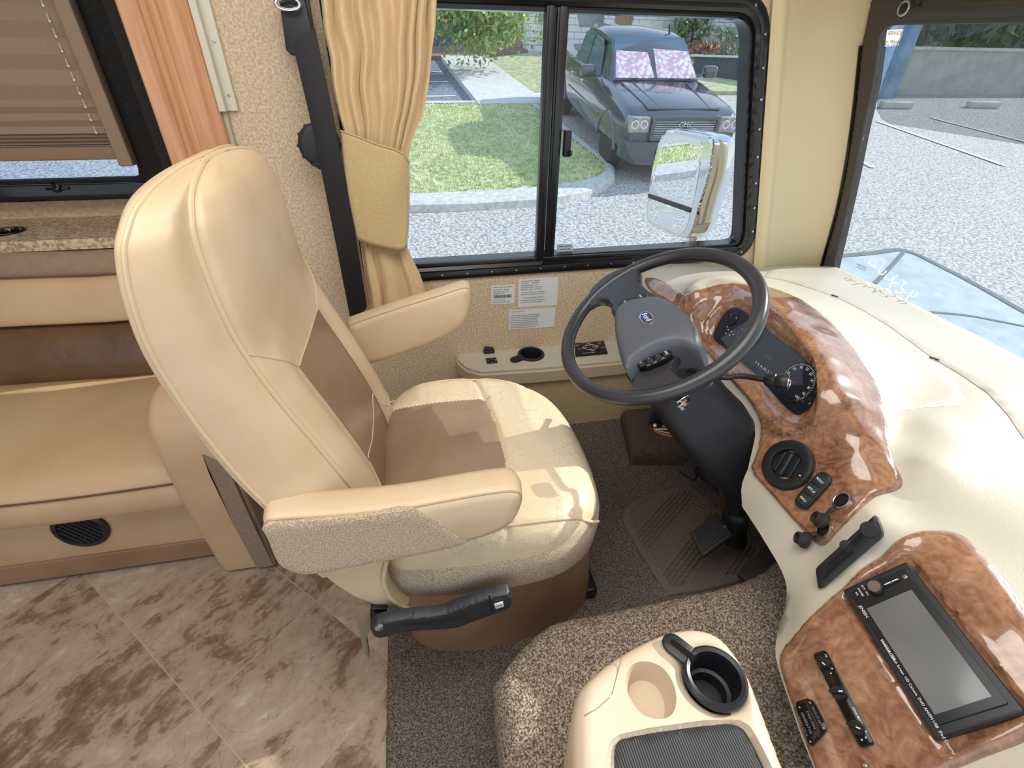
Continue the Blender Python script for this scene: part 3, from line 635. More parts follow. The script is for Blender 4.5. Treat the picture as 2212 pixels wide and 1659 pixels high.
tx = ['Dear Motorhome Owner:', '', 'The front end alignment of your motor home was set at', 'the chassis factory.  Loading the coach and driving can', 'change it.  Once it is fully loaded with your supplies', 'have the alignment and tire pressures checked by an', 'authorized service center.  We also suggest to weigh', 'the coach at each wheel position, and to set the tires', 'by the chart of the tire maker.  Damage from incorrect', 'alignment is not covered by the limited warranty.']
wall_label('notice_label', ((1100, 670), (1200, 665), (1197, 706), (1099, 712)), 'wide white notice of dense text, lowest of the three wall labels', [(s, -.47, .42 - .092 * i, .0047) for i, s in enumerate(tx)])

# cream pillar between driver window and windshield
kx = 0.27
PWS = Plane((1.54, 1.2, 0.55), (-1, 0, -kx))
nW = PWS.F[:, 2]
Rpx = [(1779, 576), (1796, 518), (1813, 458), (1826, 398), (1837, 338), (1846, 278), (1854, 217), (1861, 150), (1867, 96), (1874, 60), (1882, 20), (1890, -30), (1900, -90)]
Rc = cat_rom([up(x, y, PWS.p0, nW) for x, y in Rpx], 4)
Lc = []
for p in Rc: Lc.append((1.212 - (p[2] - 0.59) * 0.248 - 0.004, 1.520, p[2]))
Lc = A_(Lc)
def pillar(u, v):
    i = v; L_, R_ = Lc[i], Rc[i]; base = L_ * (1 - u) + R_ * u
    b = math.sin(math.pi * min(1, u / 0.16)) * 0.010 if u < 0.16 else 0
    inn = -0.004 if u < 0.16 else 0.030 * math.sin(math.pi * (u - 0.16) / 0.84)
    return base + A_([0.2, 1, 0]) * (inn) + A_([0, -1, 0]) * b
struct('trim_3', grid(pillar, np.linspace(0, 1, 40), range(len(Rc))), M['pillar'], auto=60)

# windshield: black frame, glass
Gpx = [(1803, 584), (1820, 510), (1837, 434), (1852, 362), (1866, 289), (1878, 235), (1890, 183), (1898, 120), (1904, 80), (1909, 65), (1920, 57), (1938, 53), (1962, 52), (2100, 47), (2260, 41)]
gl2 = A_([PWS.at(x, y) for x, y in Gpx]); out2 = A_([PWS.at(x, y) for x, y in [(1775, 590)] + Rpx[:9] + [(1875, 40), (1882, 8), (2000, 4), (2260, 0)]])
def w2(P): return [PWS.to2(A_(p)) for p in P]
botR = PWS.to2(A_([1.54, -0.9, 0.55])); topR = PWS.to2(A_([1.34, -0.9, 1.31]))
gz = PWS.to2(uy(2260, 41, 0.9))
tp = gl2[-3][1]
glass_poly = np.vstack([gl2[:-2], [[PWS.to2(A_([1.3, -0.85, 0]))[0], gl2[-3][1]]], [[PWS.to2(A_([1.3, -0.85, 0]))[0], gl2[0][1] - 0.02]], [[gl2[0][0], gl2[0][1] - 0.02]]])
ztop = out2[-3][1] + 0.012
fr_poly = np.vstack([out2[:10], [[out2[9][0] + 0.01, ztop]], [[glass_poly[-3][0], ztop]], [[glass_poly[-3][0], tp]], gl2[:-2][::-1], [[gl2[0][0], gl2[0][1] - 0.02]]])
w3 = struct('window_3', sheet(PWS, fr_poly, 0.012, 0.005, 0.012, sink=0.02), mat('windshield_frame', '4a4543', 0.55, bump=0.2, bscale=300))
mk('glass_pane', sheet(PWS, glass_poly, 0.0, 0, 0.08, sink=0.004), M['glass'], w3, smooth=False)
mk('gasket', tube(A_([PWS.to3(q, A_(0.010)) for q in out2[:10]]), 0.006, 8), M['black_gloss'], w3)
def ws(x, y, l=0.004): return PWS.to3(PWS.at(x, y), A_(l))
sk_ = thing('oil_change_sticker', 'small pale pink service sticker in the upper corner of the windshield', 'sticker', ws(1935, 82))
q = [ws(x, y, 0.003) for x, y in ((1919, 64), (1955, 62), (1943, 98), (1914, 100))]
mk('paper', prism(q, nW * 0.0006), M['paper_pink'], sk_, smooth=False)
dx = unit(q[1] - q[0]); dz_ = np.cross(nW, dx)
mk('print', join(text('SERVICE', 0.013, ws(1936, 71, 0.0045), np.stack([dx, dz_, nW], 1), .0001), text('Km  Mileage', 0.011, ws(1930, 89, 0.0045), np.stack([dx, dz_, nW], 1), .0001), text('Km  Date', 0.011, ws(1928, 95, 0.0045), np.stack([dx, dz_, nW], 1), .0001)), M['dark_print'], sk_, smooth=False)
wr = thing('windshield_writing', 'white paint marker digits written backwards low on the windshield', 'writing', ws(1930, 630))
def stroke(pts, r=0.0028): return tube(cat_rom([ws(x, y, 0.004) for x, y in pts], 5), r, 6)
S_ = [((1886, 560), (1880, 566), (1884, 572), (1892, 568), (1893, 560), (1890, 574), (1896, 578)), ((1913, 566), (1905, 578), (1900, 588), (1909, 592), (1917, 584)),
      ((1920, 592), (1914, 601), (1925, 604), (1932, 596)), ((1941, 594), (1930, 606), (1924, 622)), ((1924, 612), (1935, 610), (1944, 614)), ((1952, 604), (1958, 612), (1949, 618), (1953, 626), (1944, 632), (1936, 628)),
      ((1956, 630), (1962, 633)), ((1976, 626), (1966, 638), (1956, 650)), ((1966, 632), (1972, 640), (1980, 640), (1984, 630))]
S2 = [((1916, 622), (1908, 630), (1912, 642), (1924, 640), (1926, 630), (1916, 622)), ((1940, 638), (1929, 652), (1922, 662)), ((1940, 638), (1948, 642)), ((1934, 646), (1942, 650)), ((1952, 650), (1944, 662), (1938, 672)), ((1952, 650), (1960, 654), (1958, 662), (1948, 660))
      ]
for s_ in S_ + S2: mk('digit_stroke', stroke(s_, .0022), M['marker'], wr)
vn = thing('vin_plate', 'small dark identification label behind the windshield at its lower corner', 'label', ws(1860, 588))
mk('plate_print', join(*[text(s, .007, ws(1862, y - 8, 0.003), np.stack([dx, dz_, nW], 1), .0001) for s, y in (('1F66F5DY0F0A', 582), ('AS1 DOT-287', 588))]), M['dark_print'], vn, smooth=False)

# sun visor film
xv = 1.26
PV = Plane((xv, 0.9, 1.1), (-1, 0, -0.12))
vs = thing('sun_visor', 'large translucent grey tinted sun visor hanging in front of the windshield', 'sun visor', PV.to3(PV.at(2050, 160), A_(0.0)))
vp = [PV.at(x, y) for x, y in ((1966, 30), (1945, 80), (1920, 145), (1897, 210), (1894, 235), (1903, 255), (1922, 267), (1960, 273), (2212, 312), (2420, 346), (2520, 340), (2560, 300), (2560, 12), (2100, 27))]
mk('tinted_panel', sheet(PV, vp, 0.003, 0.001, 0.03, sink=0.0), M['visor'], vs, smooth=False)
ra, rb = PV.to3(PV.at(1968, 30), A_(0.006)), PV.to3(PV.at(2580, 8), A_(0.006))
mk('clamp_rail', join(tube([ra, rb], 0.016, 14), tube([ra + [0, 0, -0.012], rb + [0, 0, -0.012]], 0.009, 10)), mat('visor_rail', '3c3b38', 0.4), vs)
P = PV.to3(PV.at(1972, 6), A_(0.012))
mk('bracket', prism([P + A_(v) for v in ((0, 0.030, -0.026), (0, -0.008, -0.034), (0, -0.030, -0.01), (0, -0.05, 0.12), (0, 0.03, 0.12))], (0.012, 0, 0), 0.004), M['black_soft'], vs)
mk('pivot_ring', tube([P + A_([-0.008, 0.014 * math.cos(a), 0.014 * math.sin(a) - 0.01]) for a in np.linspace(0, 2 * math.pi, 24, endpoint=False)], 0.0028, 8, closed=True), M['steel'], vs)

# ---------------------------------------------------------------- dashboard
aA = math.radians(55); nA = A_([-math.sin(aA), 0, math.cos(aA)]); pA = A_([.77, 0, .6])
def fA(x, y, l=0.0): return up(x, y, pA + nA * l, nA)
nB = unit([-0.726, 0.141, 0.673]); pB = A_([.711, .35, .53])
def fB(x, y, l=0.0): return up(x, y, pB + nB * l, nB)
ctrl = []
for p in ((1616, 1015), (1658, 1061), (1713, 1124), (1772, 1177), (1642, 939), (1700, 1005), (1750, 1060), (1464, 656), (1513, 746), (1585, 831), (1628, 884), (1660, 643), (1715, 680), (1763, 720), (1800, 773), (1826, 817), (1855, 860), (1860, 913), (1856, 986), (1851, 1026), (1800, 950), (1820, 1080), (1546, 636), (1600, 720), (1700, 820), (1560, 630), (1392, 603), (1440, 625), (1410, 610)):
    ctrl.append(fA(*p))
for x, y, z in ((1505, 622, .665), (1558, 608, .682), (1619, 612, .682), (1667, 620, .68), (1727, 643, .675), (1787, 684, .668), (1836, 737, .655), (1872, 788, .64), (1898, 831, .628), (1911, 884, .612), (1919, 931, .60), (1923, 985, .588), (1945, 1030, .575), (1911, 1064, .565)):
    ctrl.append(uz(x, y, z))
for p in ((1677, 1410), (1700, 1520), (1758, 1659), (1950, 1210), (2195, 1530), (2035, 1605), (1840, 1290), (2054, 1659), (1818, 1265), (1734, 1343), (1896, 1201), (1985, 1153), (2060, 1225), (2212, 1370), (2300, 1480), (2212, 1640)):
    ctrl.append(fB(*p))
for x, y, z in ((2054, 1140, .573), (2120, 1185, .575), (2212, 1300, .575), (2300, 1420, .57)): ctrl.append(uz(x, y, z))
for x, y, X in ((1601, 1052, .645), (1603, 1100, .64), (1642, 1155, .63), (1687, 1230, .62), (1702, 1265, .612), (1697, 1315, .60), (1676, 1365, .57)): ctrl.append(ux(x, y, X))
for x, y, X in ((1893, 1115, .70), (1773, 1272, .625), (1835, 1190, .66)): ctrl.append(ux(x, y, X))
for x, y, z in ((1930, 1110, .555), (1980, 1110, .562)): ctrl.append(uz(x, y, z))
for x, y, z in ((1640, 577, .556), (1700, 572, .555), (1800, 577, .552), (1900, 617, .55), (2000, 672, .55), (2100, 727, .55), (2212, 792, .55), (1700, 611, .60), (1814, 649, .60), (1925, 712, .605), (2023, 782, .607), (2137, 850, .61), (2212, 950, .61), (2000, 900, .625), (2000, 1000, .61), (2120, 1030, .605), (1780, 600, .585), (1560, 590, .62), (1480, 588, .60), (2212, 1130, .60)): ctrl.append(uz(x, y, z))
for Y_ in (.55, .3, .05, -.2): ctrl.append(A_([1.54, Y_, .55])); ctrl.append(A_([1.2, Y_, .60]))
for X_, Y_, z_ in ((.62, 1.3, .42), (.62, 1.05, .42), (.66, 1.5, .43), (.76, 1.5, .58), (.60, -.1, .50), (.75, -.1, .575), (.50, .05, .35)): ctrl.append(A_([X_, Y_, z_]))
aD = math.radians(48); nD = A_([-math.sin(aD), 0, math.cos(aD)])
DS = TPS(pA, nD, ctrl, lam=4e-4)
A_left = [(1464, 657), (1480, 640), (1505, 626), (1530, 616), (1558, 611), (1590, 611), (1619, 614), (1667, 620), (1727, 643), (1787, 684), (1836, 737), (1872, 788), (1898, 831), (1910, 884), (1919, 931), (1923, 985), (1938, 1012), (1950, 1040), (1941, 1056), (1911, 1064), (1886, 1070), (1848, 1108), (1794, 1162), (1782, 1175), (1772, 1178), (1759, 1173), (1713, 1124), (1658, 1061), (1616, 1015), (1631, 983), (1642, 939), (1639, 904), (1615, 864), (1585, 831), (1545, 785), (1513, 746), (1500, 720), (1480, 685)]
WPB = [(1970, 1147), (2010, 1142), (2054, 1144), (2090, 1160), (2120, 1190), (2165, 1245), (2212, 1309), (2290, 1420), (2290, 1560), (2212, 1603), (2130, 1632), (2054, 1664), (1960, 1700), (1772, 1700), (1758, 1659), (1724, 1572), (1690, 1471), (1677, 1410), (1734, 1343), (1818, 1265), (1896, 1201)]
def crop_px(): return None
dash = thing('dashboard', 'cream moulded dashboard body spanning under the windshield', 'dashboard', (1.1, 0.6, 0.35))
lip = [(1616, 1012), (1601, 1050), (1603, 1095), (1640, 1150), (1685, 1225), (1700, 1262), (1697, 1310), (1680, 1355), (1674, 1408)]
body2 = [tuple(DS.at(x, y)) for x, y in lip]
body2 += [tuple(DS.at(x, y)) for x, y in ((1690, 1471), (1724, 1572), (1758, 1659))]
def d2(P): return tuple(DS.to2(A_(P, float)))
# close around: right end beyond the frame, windshield base, left wall, hidden lower left edge
def dproj(X_, Y_, z_): return d2((X_, Y_, z_))
body2 += [dproj(.47, .02, .33), dproj(.45, -.25, .33), dproj(1.54, -.25, .55), dproj(1.545, 1.49, .55), dproj(1.10, 1.525, .58), dproj(.745, 1.525, .57)]
body2 += [tuple(DS.at(x, y)) for x, y in ((1384, 612), (1405, 645), (1440, 672), (1462, 694), (1500, 752), (1530, 790), (1570, 837), (1605, 872), (1628, 908), (1632, 940), (1622, 985))]
rec = [(1491, 680), (1515, 655), (1546, 638), (1565, 629), (1590, 626), (1619, 636), (1662, 657), (1700, 692), (1739, 745), (1755, 765), (1764, 790), (1768, 841), (1769, 885), (1758, 923), (1746, 940), (1734, 947), (1720, 947), (1702, 938), (1667, 911), (1619, 853), (1556, 783), (1515, 745), (1499, 715)]
recp = smoothpoly(pix(DS, rec, 0.006), 2)
mk('body', sheet(DS, body2, 0.0, 0.0, 0.016, holes=[recp], sink=0.06), M['cream_plastic'], dash, auto=60)
lid = [(1470, 640), (1540, 600), (1620, 596), (1700, 611), (1814, 649), (1925, 712), (2023, 782), (2060, 822), (2085, 860), (2083, 872), (2070, 877), (1980, 883), (1914, 886), (1895, 836), (1868, 790), (1832, 740), (1783, 688), (1725, 648), (1667, 625), (1619, 618), (1558, 615), (1500, 634)]
lid_p = pix(DS, lid)
mk('access_lid', sheet(DS, lid_p, 0.007, 0.006, 0.012, sink=0.002), M['cream_plastic'], dash)
rd = [(1665, 583), (1800, 580), (1900, 618), (2000, 672), (2100, 727), (2212, 791), (2290, 835), (2290, 1010), (2212, 948), (2180, 900), (2137, 852), (2080, 812), (2023, 779), (1925, 708), (1814, 645), (1740, 620), (1700, 607), (1650, 598)]
mk('defroster_ledge', sheet(DS, pix(DS, rd), 0.010, 0.008, 0.014, sink=0.002), M['cream_plastic'], dash)
mk('lid_catch', join(*[xf(cbox(0.020, 0.007, 0.003, 0.001), frame(DS.normal(DS.at(x, y)), (0.5, 1, 0)), DS.to3(DS.at(x, y), DS.base(DS.at(x, y))[0] + A_(0.010))) for x, y in ((1806, 643),)]), M['black'], dash)
mk('lid_catch', join(*[xf(cbox(0.020, 0.007, 0.003, 0.001), frame(DS.normal(DS.at(x, y)), (0.5, 1, 0)), DS.to3(DS.at(x, y), DS.base(DS.at(x, y))[0] + A_(0.010))) for x, y in ((2021, 779),)]), M['black'], dash)
def on(S, x, y, l=0.0):
    q = S.at(x, y, l); return S.to3(q, A_(S.base(q.reshape(1, 2))[0] + l))
def onn(S, x, y): return S.normal(S.at(x, y))
# slot vent in the valley
sv = [(1888, 1114), (1896, 1120), (1908, 1158), (1900, 1166), (1778, 1270), (1768, 1272), (1762, 1230), (1768, 1222)]
def strip_on(S, a, b, wd, l, h):
    A1, B1 = on(S, *a, l), on(S, *b, l); n = onn(S, (a[0] + b[0]) / 2, (a[1] + b[1]) / 2); d = unit(B1 - A1); R = np.stack([d, unit(np.cross(n, d)), n], 1)
    return xf(cbox(np.linalg.norm(B1 - A1), wd, h, min(wd, h) * 0.3), R, (A1 + B1) / 2)
q4 = [on(DS, x, y, 0.018) for x, y in ((1893, 1115), (1907, 1160), (1773, 1272), (1763, 1228))]; cV = sum(q4) / 4; nV = unit(np.cross(q4[1] - q4[0], q4[3] - q4[0])); nV = nV * (1 if nV[2] > 0 else -1)
PVn = Plane(cV, nV, (1, 0, .6)); svo = mk('slot_vent', sheet(PVn, pix(PVn, sv), 0.003, 0.002, 0.006, sink=0.012), M['black'], dash)
for a, b, wd in (((1790, 1218), (1872, 1143), 0.0025), ((1785, 1228), (1870, 1150), 0.002), ((1784, 1236), (1866, 1160), 0.002), ((1778, 1250), (1845, 1190), 0.004)):
    mk('louvre', strip_on(PVn, a, b, wd, 0.003, 0.003), M['black_gloss'], svo)
c_ = on(PVn, 1878, 1144, 0.003); mk('thumb_wheel', lathe([(0.013, 0), (0.013, 0.001), (0.012, 0.002), (0, 0.0022)], c_, nV, 28, cap=False), M['black_soft'], svo)
c_ = on(PVn, 1828, 1180, 0.003); mk('vane_lever', lathe([(0.010, 0), (0.009, 0.001), (0, 0.0014)], c_, nV, 24, cap=False), M['black_soft'], svo)

# instrument panel (wood)
ins = thing('instrument_panel', 'glossy burl wood panel behind the steering wheel holding the gauges', 'instrument panel', fA(1700, 850))
Ap = pix(DS, A_left, 0.006)
lens = [(1537, 720), (1546, 701), (1560, 682), (1575, 671), (1590, 667), (1605, 672), (1619, 682), (1650, 706), (1684, 733), (1725, 764), (1751, 788), (1762, 810), (1764, 831), (1757, 860), (1739, 887), (1728, 897), (1717, 896), (1691, 872), (1643, 817), (1570, 754), (1544, 735)]
RD = 0.020
lensp = smoothpoly(pix(DS, lens, -RD), 2)
_A = np.c_[lensp, np.ones(len(lensp))]; pco = np.linalg.lstsq(_A, DS.base(lensp) - RD, rcond=None)[0]
def planeh(q): return A_(q)[..., 0] * pco[0] + A_(q)[..., 1] * pco[1] + pco[2]
def dispA(Pq):
    tgt = planeh(Pq) - DS.base(Pq) - 0.009
    out = np.zeros(len(Pq)); ins_ = inside(Pq, recp); inl = inside(Pq, lensp)
    d0 = segdist(Pq, recp); d1 = segdist(Pq, lensp); t = d0 / (d0 + d1 + 1e-9)
    prof = np.interp(t, [0, .12, .32, .42, .6, .75, 1.0], [0, .10, .45, .50, .55, .85, 1.0])
    out[ins_] = tgt[ins_] * prof[ins_]; out[inl] = tgt[inl]
    ridge = np.exp(-((d0 - 0.002) / 0.004) ** 2) * 0.0015; out += np.where(ins_, 0, ridge); return out
mk('wood_fascia', sheet(DS, Ap, 0.009, 0.008, 0.0055, disp=dispA, sink=0.002, smooth=1, creases=[recp, offpoly(resample(recp, .004), .004), lensp]), M['burl'], ins, auto=80)
wing = [(1390, 602), (1402, 598), (1420, 601), (1450, 616), (1490, 640), (1478, 650), (1462, 662), (1440, 652), (1410, 634), (1394, 618)]
mk('wood_wing', sheet(DS, pix(DS, wing, 0.004), 0.007, 0.006, 0.005, sink=0.002, smooth=1), M['burl'], ins, auto=80)
lens_lift = -RD + 0.004
class Lift:                                   # surface used for the dials: the recessed floor of the cluster
    pass
qc = lensp.mean(0)
nL = unit(DS.F @ A_([-pco[0], -pco[1], 1.0])); pL = DS.to3(qc, A_(planeh(qc))) + nL * .0015; PL = Plane(pL, nL, (1, 0, 0.6))
ln2 = smoothpoly(pix(PL, [(1548, 722), (1556, 702), (1575, 680), (1590, 675), (1619, 692), (1650, 714), (1684, 741), (1725, 772), (1745, 792), (1755, 812), (1757, 831), (1750, 856), (1733, 882), (1717, 888), (1691, 864), (1643, 810), (1573, 750), (1550, 732)]), 1)
ln2 = PL.to2(DS.to3(lensp, planeh(lensp)))
clu = mk('gauge_cluster', sheet(PL, ln2, 0.003, 0.001, 0.008, sink=0.006), mat('cluster_face', '20252f', 0.3), ins)
RL = PL.F
def L3(x, y, l=0.0): return PL.to3(PL.at(x, y, l), A_(l))
def dial(x, y, r, nums, a0, a1, nm, tick=24, sz=0.008):
    c = L3(x, y, 0.0035); o = mk(nm, lathe([(r, -0.001), (r, 0.0015), (r * 0.97, 0.002), (r * 0.94, 0.001), (0, 0.001)], c, nL, 48, cap=False), mat(nm + '_face', '161a22', 0.35), clu)
    pr_ = []
    for i, s in enumerate(nums):
        a = math.radians(a0 + (a1 - a0) * i / (len(nums) - 1)); pr_.append(text(s, sz, c + RL @ A_([math.cos(a) * r * .74, math.sin(a) * r * .74, 0.0012]), RL, 0.0002))
    for i in range(tick + 1):
        a = math.radians(a0 + (a1 - a0) * i / tick); d = RL @ A_([math.cos(a), math.sin(a), 0]); n_ = RL @ A_([-math.sin(a), math.cos(a), 0]) * r * .012
        p0, p1 = c + d * r * .86 + nL * .0013, c + d * r * .93 + nL * .0013; pr_.append(prism([p0 - n_, p1 - n_, p1 + n_, p0 + n_], nL * .0002))
    mk('markings', join(*pr_), M['white_print'], clu, smooth=False); mk('needle', tube([c + nL * .003, c + RL @ A_([math.cos(math.radians(a0 + 4)) * r * .6, math.sin(math.radians(a0 + 4)) * r * .6, 0.003])], 0.0008, 6), M['red_ring'], clu); return o
dial(1722, 826, 0.045, ['0', '10', '20', '30', '40', '50', '60', '70', '80', '90', '100'], 225, -45, 'speedometer', 50, .0085)
dial(1619, 722, 0.040, ['0', '1', '2', '3', '4', '5', '6'], 225, -45, 'tachometer', 30, .008)
dial(1582, 689, 0.019, ['C', 'H'], 150, 30, 'temperature_gauge', 6, .005)
dial(1738, 872, 0.015, ['E', 'F'], 150, 30, 'fuel_gauge', 6, .005)
dial(1757, 846, 0.010, ['L', 'H'], 150, 30, 'oil_gauge', 6, .004)
mk('odometer_window', xf(cbox(0.034, 0.012, 0.002, 0.0006), RL, L3(1659, 772, 0.004)), mat('lcd', '3b4147', 0.3), clu)
mk('gear_display', text('P  R  N  (D)  3  2  1', 0.0085, L3(1651, 797, 0.0045), RL, .0002), M['white_print'], clu, smooth=False)
mk('warning_symbols', join(*[xf(cbox(0.004, 0.0025, 0.0006), RL, L3(x, y, 0.004)) for x, y in ((1573, 712), (1580, 716), (1568, 720), (1576, 724), (1584, 722), (1571, 706))]), M['white_print'], clu, smooth=False)
mk('lens_cover', sheet(PL, ln2, 0.0, 0.0, 0.02, sink=0.001, lift=0.008), M['glass_lens'], ins, smooth=False)

# rotary air vent, switch pod, two capped sockets
vc = on(DS, 1701, 1004, 0.013); vn_ = onn(DS, 1701, 1004); Rv = frame(vn_, (1, 0, .4))
rv = mk('air_vent', lathe([(0.052, -0.014), (0.052, 0.002), (0.049, 0.006), (0.042, 0.008), (0.031, 0.0055), (0.0300, 0.002), (0.0295, -0.003), (0, -0.003)], vc, vn_, 56, cap=False), M['black'], ins, auto=30)
mk('vent_vane', join(xf(cbox(0.008, 0.050, 0.012, 0.003), Rv @ rz(0.35), vc + vn_ * 0.002), xf(cbox(0.004, 0.044, 0.006, 0.0015), Rv @ rz(0.35), vc + Rv @ rz(0.35) @ A_([0.016, 0, 0])), xf(cbox(0.004, 0.044, 0.006, 0.0015), Rv @ rz(0.35), vc + Rv @ rz(0.35) @ A_([-0.016, 0, 0]))), M['black_soft'], rv)
mk('vent_mark', xf(cbox(0.003, 0.0022, 0.0006), Rv, on(DS, 1728, 1027, 0.020)), M['white_print'], rv)
e0, e1 = on(DS, 1781, 1037, 0.010), on(DS, 1737, 1086, 0.010); nS = onn(DS, 1759, 1061); dS = unit(e1 - e0); sS = np.cross(nS, dS); cS = (e0 + e1) / 2; LS = np.linalg.norm(e1 - e0)
RS = np.stack([dS, sS, nS], 1); rr = rrect(LS + 0.026, 0.030, 0.014, 8)
pod = mk('switch_pod', prism([cS + RS @ A_([a, b_, 0]) for a, b_ in rr], nS * 0.009, 0.003), M['black'], ins)
RT = frame(nS, (0.9, 0, 0.4))
for i, s in enumerate(('RESET', 'SETUP', 'INFO')):
    p = cS + dS * (i - 1) * 0.023 + nS * 0.0095; b_ = mk('switch_button', xf(cbox(0.021, 0.023, 0.003, 0.0012), RS, p), M['black_soft'], pod); mk('button_print', text(s, .0062, p + nS * 0.0018, RT, .0002), M['white_print'], b_, smooth=False)
for px, pc_ in (((1820, 1083), (1778, 1127)), ((1782, 1142), (1742, 1168))):
    c0 = on(DS, *px, 0.010); n0 = onn(DS, *px); c1 = on(DS, *pc_, 0.012)
    so_ = mk('power_socket', lathe([(0.0165, 0), (0.0165, 0.004), (0.0145, 0.005), (0.0135, 0.004), (0.0130, -0.02), (0, -0.02)], c0, n0, 32, cap=False), M['steel'], ins)
    mk('socket_well', lathe([(0.0132, 0.0036), (0.0128, 0.001), (0, 0.001)], c0, n0, 24, cap=False), M['black'], so_)
    mk('cap_strap', tube([c0 + unit(c1 - c0) * 0.017 + n0 * .002, (c0 + c1) / 2 + n0 * 0.006, c1 + n0 * 0.004], 0.004, 8, flat=0.5, upv=n0), M['rubber'], so_)
    mk('socket_cap', lathe([(0.015, 0), (0.015, 0.006), (0.012, 0.008), (0.011, 0.018), (0.008, 0.019), (0.007, 0.012), (0, 0.012)], c1, unit(n0 + A_([-.3, .3, 0])), 28, cap=False), M['rubber'], so_)

# centre panel (wood) with heater controls, car stereo
cenp = thing('radio_panel', 'glossy burl wood centre panel around the stereo and heater knobs', 'dash panel', fB(1850, 1500))
Bp = pix(DS, WPB, 0.006)
bz = [(1953, 1186), (1966, 1190), (1975, 1200), (2235, 1530), (2230, 1545), (2050, 1640), (2036, 1636), (1818, 1300), (1817, 1285), (1830, 1272)]
bzp = smoothpoly(pix(DS, bz, 0.01), 2)
def dispB(Pq):
    d0 = segdist(Pq, bzp); ins_ = inside(Pq, bzp); return np.where(ins_, -0.006 * np.clip(d0 / 0.008, 0, 1), 0) + 0.004 * np.exp(-((d0) / 0.004) ** 2)
mk('wood_fascia', sheet(DS, Bp, 0.009, 0.008, 0.006, disp=dispB, sink=0.004, smooth=1), M['burl'], cenp, auto=80)
SB = Plane(pB + nB * 0.010, nB, (1, 0, 0.7))
SBg = Plane(fB(1815, 1520) + nB * 0.012, onn(DS, 1815, 1520), (1, 0.25, 0.7))
# stereo: frame aligned with its own edges
sq = [(1950, 1204), (2209, 1530), (2033, 1612), (1836, 1293)]
q4 = [SB.to3(SB.at(x, y), A_(0.0)) for x, y in sq]; cR = sum(q4) / 4; dRx = unit((q4[1] - q4[0]) + (q4[2] - q4[3])); dRy = unit(np.cross(SB.F[:, 2], dRx)); RR = np.stack([dRx, dRy, SB.F[:, 2]], 1)
WR = (np.linalg.norm(q4[1] - q4[0]) + np.linalg.norm(q4[2] - q4[3])) / 2; HR = (np.linalg.norm(q4[0] - q4[3]) + np.linalg.norm(q4[1] - q4[2])) / 2
ster = thing('car_stereo', 'black double height car stereo with a large grey touch screen', 'car stereo', cR)
def R3(a, b_, h): return cR + RR @ A_([a * WR / 2, b_ * HR / 2, h])
mk('bezel', prism([cR + RR @ A_([a, b_, -0.02]) for a, b_ in rrect(WR, HR, 0.004, 4)], SB.F[:, 2] * 0.030, 0.003), M['black_soft'], ster)
mk('front_plate', prism([cR + RR @ A_([a, b_, 0.009]) for a, b_ in rrect(WR * .90, HR * .84, 0.003, 4)], SB.F[:, 2] * 0.004, 0.001), M['black'], ster)
mk('touch_screen', xf(cbox(WR * .70, HR * .66, 0.002, 0.0005), RR, R3(0.10, -0.02, 0.0135)), M['screen'], ster)
kn = mk('volume_knob', lathe([(0.011, 0), (0.011, 0.009), (0.0095, 0.0115), (0.009, 0.0118)], R3(-0.79, -0.12, 0.012), SB.F[:, 2], 28), M['black'], ster)
mk('knob_face', lathe([(0.0088, 0.0), (0.0086, 0.0012), (0, 0.0014)], R3(-0.79, -0.12, 0.0236), SB.F[:, 2], 28), M['steel'], kn)
for b_ in (0.22, 0.44): mk('stereo_button', xf(cbox(0.0055, 0.013, 0.004, 0.001), RR, R3(-0.79, b_, 0.0135)), M['black_gloss'], ster)
mk('button_mark', join(*[xf(cbox(0.0015, 0.010, 0.0006), RR, R3(-0.79, b_, 0.0160)) for b_ in (0.22, 0.44)]), M['white_print'], ster)
mk('eject_button', xf(cbox(0.006, 0.006, 0.003, 0.001), RR, R3(-0.79, 0.70, 0.0135)), M['steel'], ster)
mk('stereo_name', text('JENSEN', .0060, R3(-0.58, -0.79, 0.0136), RR, .0002), M['white_print'], ster, smooth=False); mk('stereo_print', join(text('VOYAGER', .0060, R3(0.0, -0.79, 0.0136), RR, .0002), text('Bluetooth  Touch Screen  HD Camera  DVD AM/FM USB  iPod Control', .0048, R3(0.52, -0.79, 0.0136), RR, .0002)), M['white_print'], ster, smooth=False); mk('button_print', join(text('AUX  SRC', .0042, R3(-0.84, -0.42, .0136), RR, .0002), text('PHONE', .0042, R3(-0.84, -0.56, .0136), RR, .0002), text('RES', .0035, R3(-0.84, -0.68, .0136), RR, .0002)), M['white_print'], ster, smooth=False)
